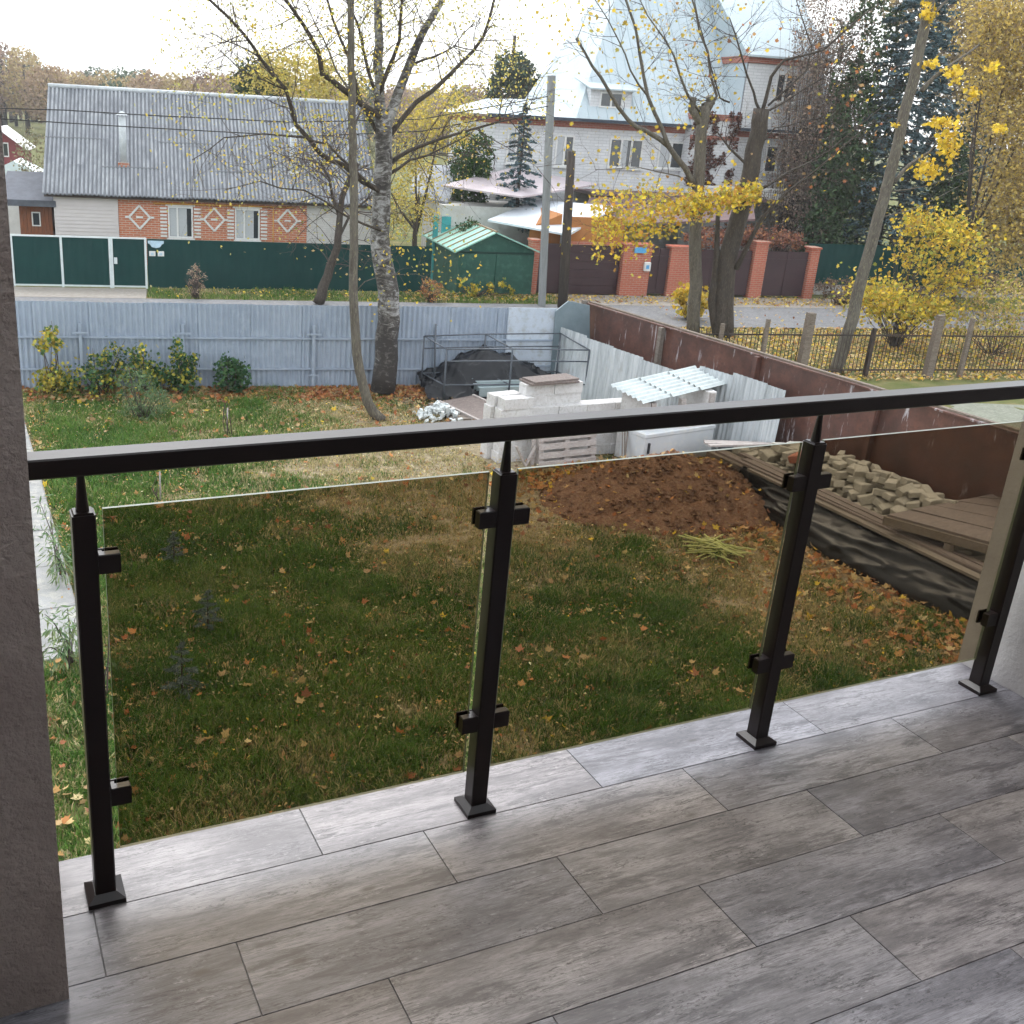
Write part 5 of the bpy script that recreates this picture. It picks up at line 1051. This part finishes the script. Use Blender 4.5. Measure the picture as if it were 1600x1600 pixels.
M_.sprout(8, 1.1, .011, 2, .4, 3, .6, .05, skip=1); M_.done(); M_.crown(700, .11, YEL, 'maple', jit=.3)
n = 2600; cx = M_.r.uniform(925, 1190, n); cyy = np.interp(cx, [925, 960, 1010, 1050, 1100, 1190], [352, 345, 340, 325, 318, 300]) + M_.r.normal(size=n) * np.interp(cx, [925, 1010, 1070, 1190], [24, 30, 14, 9]); P = np.array([PL(x, y, 27.2 + M_.r.normal() * .35) for x, y in zip(cx, cyy)])
leaves('hanging_leaves', P - M_.off, .125 * M_.r.uniform(.6, 1.2, n), palette(n, YEL[:3] + [(.74, .56, .05), (.45, .42, .07), (.36, .30, .07), (.5, .26, .05)], .2), LEAF, M_.root, 'maple', up=.6)
W_ = Tree('broad_maple', 'thick dark maple with a sawn top beside the paler maple trunk', BARKD, 5)
W_.limb([(1131, 527), (1131, 480), (1136, 406), (1153, 344), (1174, 265), (1186, 205), (1190, 170)], 28.0, .30, .22, 0, 14); W_.limb([(1122, 525), (1112, 470), (1120, 400), (1122, 330)], 28.1, .17, .06, 0, 9)
W_.limb([(1188, 185), (1205, 120), (1225, 94), (1287, 78), (1330, 40), (1375, 6)], 28.0, .06, .015, -1, 6); W_.limb([(1188, 175), (1178, 145), (1156, 78), (1140, 28)], 28.0, .05, .015, 0, 6); W_.limb([(1190, 178), (1225, 160), (1290, 120), (1340, 70)], 28.0, .04, .01, -.8, 5)
W_.limb([(1150, 420), (1170, 380), (1194, 337), (1230, 300), (1275, 266), (1366, 187)], 27.8, .09, .012, -1.6, 7); W_.limb([(1180, 300), (1230, 270), (1300, 232), (1380, 165)], 27.8, .05, .01, -1.2, 5); W_.limb([(1140, 160), (1125, 153), (1100, 62), (1085, 0)], 28.0, .03, .012, 0, 5)
W_.limb([(1200, 165), (1260, 110), (1269, 75), (1244, 0)], 27.9, .035, .012, -.3, 5); W_.limb([(1185, 230), (1210, 200), (1250, 190), (1320, 175)], 27.9, .03, .008, -.7, 5)
W_.limb([(1172, 262), (1140, 232), (1120, 205)], 28.0, .05, .02, .3, 6)
W_.sprout(10, 1.3, .012, 2, .35, 3, .55, .05, skip=2); W_.done(); W_.crown(260, .11, RUS + YEL, 'maple', jit=.25)
# --- leaning tree in front of the iron fence
L_ = Tree('leaning_maple', 'slanting grey tree with yellow leaf clusters behind the iron fence', BARK, 6)
L_.limb([(1303, 587), (1318, 545), (1332, 500), (1350, 422), (1366, 365), (1381, 312), (1403, 225), (1428, 125), (1444, 47), (1453, 0), (1470, -70)], 23.5, .17, .11, 0, 11)
L_.limb([(1397, 285), (1420, 258), (1453, 237), (1480, 200)], 23.5, .06, .02, .2, 6); L_.limb([(1440, 142), (1460, 120), (1487, 100), (1530, 70)], 23.5, .06, .02, .2, 6); L_.limb([(1450, 30), (1480, 0), (1520, -30)], 23.5, .04, .015, 0, 5); L_.limb([(1388, 300), (1450, 290), (1560, 250)], 23.5, .02, .006, .4, 5); L_.limb([(1375, 340), (1420, 330), (1500, 290)], 23.5, .02, .006, .6, 5)
L_.sprout(5, .7, .008, 1, .5, 3, .6, .0, skip=1); L_.done()
P = []
for cx, cy, sx, sy, k in ((1450, 265, 22, 14, 60), (1480, 215, 14, 20, 55), (1488, 225, 10, 35, 40), (1490, 115, 14, 9, 45), (1455, 100, 12, 7, 22), (1452, 20, 10, 16, 50), (1560, 200, 12, 6, 22), (1520, 145, 10, 6, 18), (1550, 105, 14, 8, 20), (1400, 195, 5, 3, 5), (1465, 190, 16, 5, 22)):
    for _ in range(int(k * 2.4)): P.append(PL(cx + L_.r.normal() * sx * .6, cy + L_.r.normal() * sy * .6, 23.4 + L_.r.normal() * .25))
leaves('crown', np.array(P) - L_.off, .125 * L_.r.uniform(.6, 1.2, len(P)), palette(len(P), YEL[:2] + [(.74, .54, .05), (.55, .36, .04)], .18), LEAF, L_.root, 'maple', up=.5)
# ---- shrubs and other crowns made of leaf clumps
def clump_tree(name, label, base, blobs, n, size, cols, cat='tree', group=None, shape='diamond', trunk=None, m=None, stems=0, seed=0, jit=.18, wts=None, up=0.):
    """base (x,y); blobs: list of (dx,dy,z,rx,rz) leaf masses; leaves sit in small clumps inside them"""
    r = np.random.default_rng(seed); o = empty(name, (base[0], base[1], 0), 0, label, cat, group); P = []
    vol = np.array([b_[3] ** 2 * b_[4] for b_ in blobs]); vol = vol / vol.sum()
    for b_, w_ in zip(blobs, vol):
        k = max(3, int(n * w_ / 14)); c = r.normal(size=(k, 3)); c /= np.linalg.norm(c, axis=1, keepdims=True); c *= r.uniform(.35, 1.05, (k, 1)) ** .6
        c = c * np.array([b_[3], b_[3], b_[4]]) + np.array([b_[0], b_[1], b_[2]])
        q = np.repeat(c, 14, axis=0) + r.normal(size=(k * 14, 3)) * min(b_[3], b_[4]) * jit; P.append(q)
    P = np.concatenate(P); P = P[P[:, 2] > .03]
    leaves('crown', P, size * r.uniform(.6, 1.25, len(P)), palette(len(P), cols, .22, wts), m or LEAF, o, shape, up)
    if trunk:
        mb = MB(); mb.tube([(0, 0, -.02), (r.normal() * .04, r.normal() * .04, trunk[0] * .5), (0, 0, trunk[0])], [trunk[1], trunk[1] * .8, trunk[1] * .5], 7)
        for b_ in blobs: mb.tube([(0, 0, trunk[0] * .6), (b_[0] * .6, b_[1] * .6, (b_[2] + trunk[0] * .6) / 2), (b_[0], b_[1], b_[2])], [trunk[1] * .5, trunk[1] * .35, trunk[1] * .15], 5)
        mb.build('trunk', BARKD, o)
    if stems:
        mb = MB()
        for _ in range(stems):
            b_ = blobs[r.integers(len(blobs))]; e = np.array([b_[0], b_[1], b_[2]]) + r.normal(size=3) * np.array([b_[3], b_[3], b_[4]]) * .55; mb.tube([(r.normal() * .05, r.normal() * .05, 0), e * .5 + r.normal(size=3) * .04, e], [.012, .009, .004], 4)
        mb.build('stems', TWIG, o)
    return o
DG = [(.03, .085, .035), (.05, .12, .045), (.08, .15, .05)]
fy = lambda px: G(px, 611)
def fb(px): p = S(UZ(px, 600, 21.75)[0], 21.7); return p
p = fb(85); clump_tree('currant_bush', 'tall thin bush with yellowing leaves nearest the concrete path', p, [(0, 0, .3, .33, .3), (.25, 0, .15, .25, .15), (-.05, 0, 1.1, .22, .2), (-.15, 0, .95, .15, .12), (0, 0, 1.35, .18, .14)], 1000, .09, YGR + YEL[2:3] + DG[2:] + [(.42, .38, .1)], 'bush', None, 'maple', stems=16, seed=11, jit=.3)
p = fb(160); clump_tree('raspberry_bush', 'wide green and yellow bush beside the first fence post', p, [(0, 0, .5, .5, .35), (.25, 0, .9, .28, .22), (-.35, -.1, .4, .25, .25), (.1, -.3, .12, .4, .12)], 850, .085, DG + DG + YGR, 'bush', None, 'maple', stems=22, seed=12, jit=.3)
p = fb(222); clump_tree('raspberry_bush', 'green and yellow bush between the feathery plant and the second fence post', p, [(0, 0, .5, .42, .36), (.3, 0, .3, .3, .22), (-.1, -.1, .95, .2, .22)], 800, .085, YGR + DG + DG[1:], 'bush', None, 'maple', stems=20, seed=13, jit=.3)
p = fb(286); clump_tree('leafy_bush', 'upright green bush in front of the second fence post', p, [(0, 0, .4, .3, .34), (-.12, 0, .95, .16, .22), (.2, 0, .75, .14, .16)], 900, .08, DG + YGR[:1], 'bush', None, 'maple', stems=16, seed=14, jit=.3)
p = fb(362); clump_tree('leafy_bush', 'small round dark green bush standing alone by the blue grey fence', p, [(0, 0, .36, .32, .3), (-.05, 0, .72, .22, .16)], 900, .08, DG, 'bush', None, 'maple', stems=14, seed=15, jit=.3)
p = G(222, 655); clump_tree('feathery_plant', 'tall feathery pale green plant on the lawn before the bushes', p, [(0, 0, .5, .42, .42), (-.2, 0, .85, .25, .25), (.25, 0, .35, .35, .25), (0, 0, .15, .5, .12)], 1500, .10, [(.12, .19, .09), (.17, .24, .12), (.1, .16, .06)], 'plant', None, 'lance', stems=22, seed=16)
sa = clump_tree('staked_sapling', 'thin leafless sapling tied to a pale stake on the lawn', G(355, 682), [(0, 0, .75, .05, .2)], 20, .06, YGR, 'sapling', None, 'diamond', stems=4, seed=17); MB().tube([(0, 0, 0), (.01, 0, .55)], .014, 5).build('stake', PAL, sa)
sa = clump_tree('staked_sapling', 'thin pale stake just above the first glass pane', G(251, 785), [(0, 0, .5, .04, .15)], 10, .05, YGR, 'sapling', None, 'diamond', stems=2, seed=18); MB().tube([(0, 0, 0), (.0, 0, .62)], .013, 5).build('stake', PAL, sa)
FIRC = [(.09, .125, .125), (.12, .165, .165), (.16, .20, .19)]
def conifer(name, label, base, H, R, n, size, cols, cat='tree', group=None, seed=0, z0=.05, droop=.25, trunk=.0, whorl=None, power=1.):
    r = np.random.default_rng(seed); o = empty(name, (base[0], base[1], 0), 0, label, cat, group)
    nb = whorl or int(n / 45); P = []; a_ = []; b_ = []; mb = MB(); mb.tube([(0, 0, -.02), (0, 0, H * .5), (0, 0, H)], [max(trunk, .012), max(trunk * .6, .01), .004], 7)
    per = int(n / nb)
    for k in range(nb):
        f_ = (k + r.random()) / nb; z = z0 * H + (1 - z0) * H * f_; L = R * (1 - f_) ** power * r.uniform(.75, 1.15) + .02; an = k * 2.399 + r.normal() * .2; dv = np.array([math.cos(an), math.sin(an), 0])
        s_ = r.uniform(.12, 1, per) ** .7; q = dv[None] * (L * s_)[:, None]; q[:, 2] += z - droop * L * s_ ** 1.4 + .08 * L * s_; lat = r.normal(size=(per, 1)) * (.17 * L * (1.1 - s_))[:, None]; q += np.cross(dv, (0, 0, 1))[None] * lat; q[:, 2] += -abs(lat[:, 0]) * .35 + r.normal(size=per) * .03 * L
        P.append(q); dd = dv[None] + r.normal(size=(per, 3)) * .5; dd[:, 2] -= .15; dd /= np.linalg.norm(dd, axis=1, keepdims=True); nn = np.cross(dd, r.normal(size=(per, 3))); nn /= np.linalg.norm(nn, axis=1, keepdims=True) + 1e-9; a_.append(dd); b_.append(nn)
        if H > 1.5: mb.tube([(0, 0, z), dv * L * .6 + np.array([0, 0, z - .05 * L])], [max(.006, trunk * .18), .004], 4)
    P = np.concatenate(P); a_ = np.concatenate(a_); b_ = np.concatenate(b_); c_ = np.cross(a_, b_)
    leaves('crown', P, size * r.uniform(.6, 1.3, len(P)), palette(len(P), cols, .22), NEEDLE, o, 'lance' if H < 1.5 else 'diamond', frames=(a_, b_ * (1 if H < 1.5 else .55), c_)); mb.build('trunk', BARKD, o); return o
for px, py, H, sd_, lab in ((285, 1085, .5, 1, 'dark little fir seedling nearest the glass on the lawn'), (325, 985, .42, 2, 'dark little fir seedling in the middle of the lawn row'), (272, 880, .36, 3, 'dark little fir seedling farthest out on the lawn row')):
    conifer('fir_seedling', lab, G(px, py), H * 1.25, H * .55, 1000, .07, FIRC, 'seedling', 'fir seedlings on the lawn', sd_, .08, .1, .01)
# willow-leaved shrubs by the path, just under the balcony
def willow(name, label, base, ends, n, seed):
    r = np.random.default_rng(seed); o = empty(name, (base[0], base[1], 0), 0, label, 'shrub'); mb = MB(); P = []; D = []
    for e in ends:
        e = np.array(e) - np.array([base[0], base[1], 0]); mid = e * .55 + np.array([0, 0, .18]) + r.normal(size=3) * .05; st_ = r.normal(size=3) * .04; st_[2] = 0
        Q = [(1 - t_) ** 2 * st_ + 2 * t_ * (1 - t_) * mid + t_ * t_ * e for t_ in np.linspace(0, 1, 9)]; mb.tube(Q, [.011 * (1 - .75 * k / 8) for k in range(9)], 5)
        for _ in range(n):
            t_ = r.uniform(.3, 1); q = (1 - t_) ** 2 * st_ + 2 * t_ * (1 - t_) * mid + t_ * t_ * e; tw = r.normal(size=3) * .09; P.append(q + tw + np.array([0, 0, -.03])); d = tw + r.normal(size=3) * .05 + np.array([0, 0, -.10]); D.append(d / np.linalg.norm(d))
    P = np.array(P); D = np.array(D); nn = np.cross(D, r.normal(size=P.shape)); nn /= np.linalg.norm(nn, axis=1, keepdims=True)
    leaves('crown', P, .12 * r.uniform(.6, 1.3, len(P)), palette(len(P), [(.12, .2, .09), (.17, .25, .12), (.22, .27, .13)], .2), LEAF, o, 'lance', frames=(D, nn, np.cross(D, nn))); mb.build('stems', TWIG, o)
willow('willow_shrub', 'narrow leaved willow shrub arching over the concrete path edge', G(95, 900), [G(78, 800, .55), G(92, 850, .5), G(70, 830, .6), G(100, 880, .35), G(60, 780, .6), G(95, 905, .3), G(80, 870, .5)], 42, 31)
willow('willow_shrub', 'narrow leaved willow shrub at the near end of the path', G(112, 1045), [G(90, 985, .7), G(70, 960, .9), G(80, 1015, .5), G(105, 950, .8), G(66, 1020, .5), G(100, 1005, .6), G(120, 960, .5)], 42, 32)
willow('willow_shrub', 'bare stemmed willow shoot beside the first railing post', G(165, 1090), [G(170, 985, .8), G(155, 970, .9), G(176, 1040, .4)], 9, 33)
# verge shrubs and weeds
clump_tree('dry_bush', 'small dry brown bush before the green fence near the wicket gate', S(.98, 33.3), [(0, 0, .5, .3, .45), (0, 0, .9, .2, .2)], 420, .07, [(.28, .2, .16), (.2, .14, .11), (.4, .3, .2)], 'bush', stems=40, seed=41)
clump_tree('dry_bush', 'rusty dry bush on the verge before the green garage', S(8.6, 33.2), [(0, 0, .4, .35, .4)], 420, .08, RUS + [(.3, .2, .12)], 'bush', stems=40, seed=42)
clump_tree('weed_clump', 'yellowing weeds along the foot of the green garage', S(10.3, 34.1), [(0, 0, .25, .35, .25), (.9, 0, .3, .3, .3), (1.7, 0, .2, .3, .2), (-.5, 0, .5, .15, .25)], 420, .12, YGR + YEL[:1], 'weeds', stems=25, seed=43)
clump_tree('yellow_sapling', 'low yellow maple sapling in front of the wide brick pier', S(16.6, 30.6), [(0, 0, .7, .5, .5), (.3, 0, .4, .5, .35)], 520, .17, YEL, 'sapling', None, 'maple', stems=24, seed=44, up=.4)
def pixblobs(lst, d, base_u, base_d):
    out = []
    for x, y, rx, ry in lst:
        u, z = UZ(x, y, d); k = 1612 / (d * 1.12); out.append((*(A2 * (u - base_u) + N2 * (d - base_d)), z, rx / k, ry / k))
    return out
def ptree(name, label, lst, d, n, size, cols, **kw):
    u0 = UZ(lst[0][0], lst[0][1], d)[0]; return clump_tree(name, label, S(u0, d), pixblobs(lst, d, u0, d), n, size, cols, **kw)
ptree('yellow_maple_shrub', 'bright yellow maple bush below the slanting tree beyond the iron fence', [(1410, 475, 80, 22), (1470, 360, 55, 20), (1430, 405, 34, 22), (1505, 395, 26, 34), (1375, 470, 40, 18), (1520, 430, 20, 28), (1440, 340, 26, 14), (1480, 440, 40, 14), (1350, 450, 18, 20)], 26.5, 5200, .115, YEL + YGR + [(.72, .54, .06), (.40, .26, .06)], shape='maple', trunk=(1.2, .04), stems=60, seed=51, up=.4, cat='bush', jit=.65)
ptree('golden_birch', 'tall golden leaved tree at the far right edge', [(1585, 60, 55, 70), (1580, 180, 55, 70), (1590, 300, 60, 70), (1580, 390, 40, 50), (1640, 100, 60, 110), (1640, 300, 60, 120), (1550, 20, 45, 50), (1555, 320, 26, 70), (1535, 90, 30, 60)], 32, 34000, .13, [(.55, .42, .14), (.48, .36, .12), (.62, .46, .12), (.36, .29, .14), (.30, .22, .12)], trunk=(4, .1), seed=52, jit=.3)
ptree('brown_tree', 'big brownish tree filling the sky behind the blue spruces', [(1480, -20, 60, 80), (1550, 60, 70, 90), (1600, 200, 70, 110), (1500, 120, 50, 80), (1400, -40, 50, 60)], 46, 26000, .2, [(.30, .24, .15), (.24, .19, .13), (.38, .28, .13), (.2, .17, .13)], trunk=(7, .2), seed=55, jit=.3)
ptree('autumn_thicket', 'yellow brown thicket behind the iron fence at the right edge', [(1570, 470, 60, 35), (1500, 500, 60, 22), (1600, 520, 50, 40)], 25.5, 3200, .1, TAN + YGR + [(.3, .25, .12)], stems=24, seed=53, cat='thicket')
ptree('brown_hedge', 'clipped brown hedge in front of the green fence on the right', [(1310, 452, 32, 16), (1345, 455, 30, 14), (1560, 445, 50, 16), (1510, 440, 30, 14)], 33.8, 4200, .09, [(.16, .11, .08), (.12, .085, .065), (.22, .15, .1)], stems=60, seed=54, cat='hedge')
CON = [(.035, .06, .028), (.05, .085, .035), (.075, .11, .05)]; SPR = [(.10, .16, .18), (.06, .10, .11), (.15, .22, .25), (.04, .07, .07)]
def pconifer(name, label, x, ytop, d, R, n, size, cols, seed, **kw):
    u, z = UZ(x, ytop, d); return conifer(name, label, S(u, d), z, R, n, size, cols, seed=seed, **kw)
pconifer('blue_spruce', 'blue spruce in front of the white villa corner', 822, 160, 38.6, 1.15, 5200, .16, SPR, 61, z0=.3, trunk=.1, whorl=85, power=.8)
pconifer('blue_spruce', 'tall blue spruce behind the slanting tree on the right', 1470, -110, 38.5, 2.9, 16000, .26, SPR, 62, z0=.12, trunk=.2, whorl=160, power=.6)
pconifer('blue_spruce', 'blue spruce half hidden by the golden leaved tree', 1535, 120, 37.5, 2.0, 8000, .24, SPR + CON[:1], 63, z0=.1, trunk=.18, whorl=120, power=.6)
for x, yt, d, R, sd_, lab in ((1375, -80, 38.2, 1.15, 64, 'tall dark green arborvitae left of the blue spruces'), (1415, -20, 39.0, 1.1, 65, 'tall dark green arborvitae directly behind the slanting tree'), (1505, 190, 36.8, 1.2, 66, 'shorter dark green arborvitae below the blue spruces'), (1345, 60, 38.0, .9, 67, 'narrow dark evergreen beside the brown climbing tangle')):
    u, z = UZ(x, yt, d); clump_tree('arborvitae', lab, S(u, d), [(0, 0, z * .2, R, z * .2), (0, 0, z * .45, R * .95, z * .25), (0, 0, z * .7, R * .75, z * .22), (0, 0, z * .88, R * .4, z * .13)], 6500, .16, CON, m=NEEDLE, trunk=(z * .6, .1), seed=sd_, jit=.12)
for x0, yt, yb, sd_, lab in ((1302, -60, 330, 71, 'tall brown leafless tangle of twigs covering the end of the villa'), (1330, 30, 420, 72, 'brown creeper tangle between the villa and the evergreens')):
    d = 39.8 - (sd_ - 71); u, z = UZ(x0, yt, d); o = clump_tree('twig_tangle', lab, S(u, d), [(0, 0, z * .25, 1.2, z * .22), (0, 0, z * .55, 1.25, z * .25), (.1, 0, z * .82, 1.1, z * .2)], 12000, .10, [(.25, .20, .155), (.32, .25, .19), (.18, .14, .11), (.27, .19, .16)], stems=240, seed=sd_, trunk=(z * .6, .1), cat='climber')
clump_tree('creeper_hedge', 'russet creeper hanging above the brown gates', S(20.6, 35.6), [(-1.2, 0, 2.1, .8, .35), (.2, 0, 2.2, .8, .4), (1.6, 0, 2.15, .9, .4), (2.8, 0, 2.0, .6, .35)], 3600, .11, [(.22, .09, .07), (.30, .13, .08), (.16, .08, .06), (.4, .2, .1)], stems=60, seed=73, cat='creeper')
for x, yt, yb, sd_, lab in ((726, 205, 285, 75, 'rounded dark green thuja beside its twin left of the villa'), (754, 203, 280, 76, 'rounded dark green thuja touching the villa wall')):
    d = 40.2; u, z = UZ(x, yt, d); z0 = UZ(x, yb, d)[1]; clump_tree('thuja', lab, S(u, d), [(0, 0, (z + z0) / 2, .5, (z - z0) / 2), (0, 0, z0, .48, .9), (0, 0, z * .4, .45, 1.2)], 6200, .10, [(.03, .075, .022), (.045, .10, .03), (.065, .12, .035)], m=NEEDLE, trunk=(1.5, .07), seed=sd_, jit=.12)
clump_tree('green_shrub', 'dark green shrub between the low house and the pale garage roof', S(10.9, 36.9), [(0, 0, 1.6, .6, .7), (.6, 0, 1.2, .6, .6)], 2400, .11, DG + CON, 'shrub', stems=20, seed=77)
ptree('yellow_birch', 'yellow leaved birch behind the fence between the two houses', [(655, 290, 35, 40), (640, 330, 40, 30), (690, 180, 50, 45), (650, 220, 40, 45), (610, 300, 25, 60)], 37.5, 5200, .11, [(.55, .42, .08), (.45, .36, .09), (.62, .48, .1), (.34, .3, .09)], trunk=(3, .12), seed=78)
ptree('yellow_tree', 'loose yellow tree behind the ridge of the grey roof', [(470, 120, 45, 35), (430, 105, 35, 30), (520, 135, 50, 30), (400, 135, 30, 18)], 49, 4200, .16, [(.50, .40, .10), (.40, .35, .1), (.58, .46, .14)], trunk=(5, .16), seed=79)
ptree('evergreen_tree', 'dark green tree crown rising behind the grey roof', [(410, 135, 35, 28), (385, 150, 18, 14)], 52, 2600, .22, CON, trunk=(5, .16), seed=80)
ptree('pine_tree', 'tall dark pine standing behind the villa corner', [(800, 110, 28, 22), (795, 145, 30, 20), (818, 128, 22, 18), (780, 160, 18, 14)], 72, 3800, .3, [(.045, .075, .045), (.06, .095, .06), (.035, .055, .04)], m=NEEDLE, trunk=(11, .22), seed=81)
clump_tree('grey_bush', 'greyish bush beside the wooden porch and red house', S(-5.3, 50), [(0, 0, 2.7, .9, 1.7), (.3, 0, 1.2, 1, 1.2)], 2200, .13, [(.22, .22, .12), (.28, .26, .16), (.2, .17, .1)], 'bush', stems=30, seed=82)
# ---- far wood on the horizon
rng = np.random.default_rng(99); n_t = 230; Ps, Cs, Ss = [], [], []; tr_ = MB()
for i in range(n_t):
    d = rng.uniform(150, 230); u = (-72 + 150 * (i + rng.random()) / n_t) * d / 190; H = rng.uniform(6.0, 9.0) + (3.5 * rng.random() if u < -20 * d / 190 else 0) + d * .008; base = S(u, d); k = 1000
    c = rng.normal(size=(k, 3)); c /= np.linalg.norm(c, axis=1, keepdims=True); c *= rng.uniform(.3, 1, (k, 1)) ** .5; c = c * np.array([3.2, 3.2, H * .42]) + np.array([base[0], base[1], H * .58])
    pal_ = [[(.30, .21, .14), (.38, .27, .17)], [(.42, .33, .16), (.34, .25, .13)], [(.25, .18, .14), (.32, .22, .16)], [(.07, .10, .06), (.10, .13, .07)]][rng.choice(4, p=[.36, .26, .26, .12])]
    Ps.append(c); Cs.append(palette(k, pal_, .15)); tr_.tube([base, base + np.array([0, 0, H * .8])], [.3, .1], 5)
fw_ = leaves('far_wood', np.concatenate(Ps), .62 * rng.uniform(.5, 1.2, n_t * 1000), np.concatenate(Cs), LEAF); tag(fw_, 'distant autumn wood along the horizon', 'wood', kind='stuff')
o = tr_.build('trunks', BARKD, fw_)

# ================================================================== HAZE
hz = MB().box(-420, -60, -1.2, 420, 420, 24).build('haze', None); m = bpy.data.materials.new('haze_air'); m.use_nodes = True; t = m.node_tree; t.nodes.remove(t.nodes['Principled BSDF'])
pv = N(t, 'ShaderNodeVolumePrincipled'); pv.inputs['Color'].default_value = (.93, .95, .97, 1); pv.inputs['Density'].default_value = .0006; t.links.new(pv.outputs[0], t.nodes['Material Output'].inputs['Volume'])
hz.data.materials.append(m); tag(hz, 'pale autumn haze over the village', 'haze', kind='stuff')
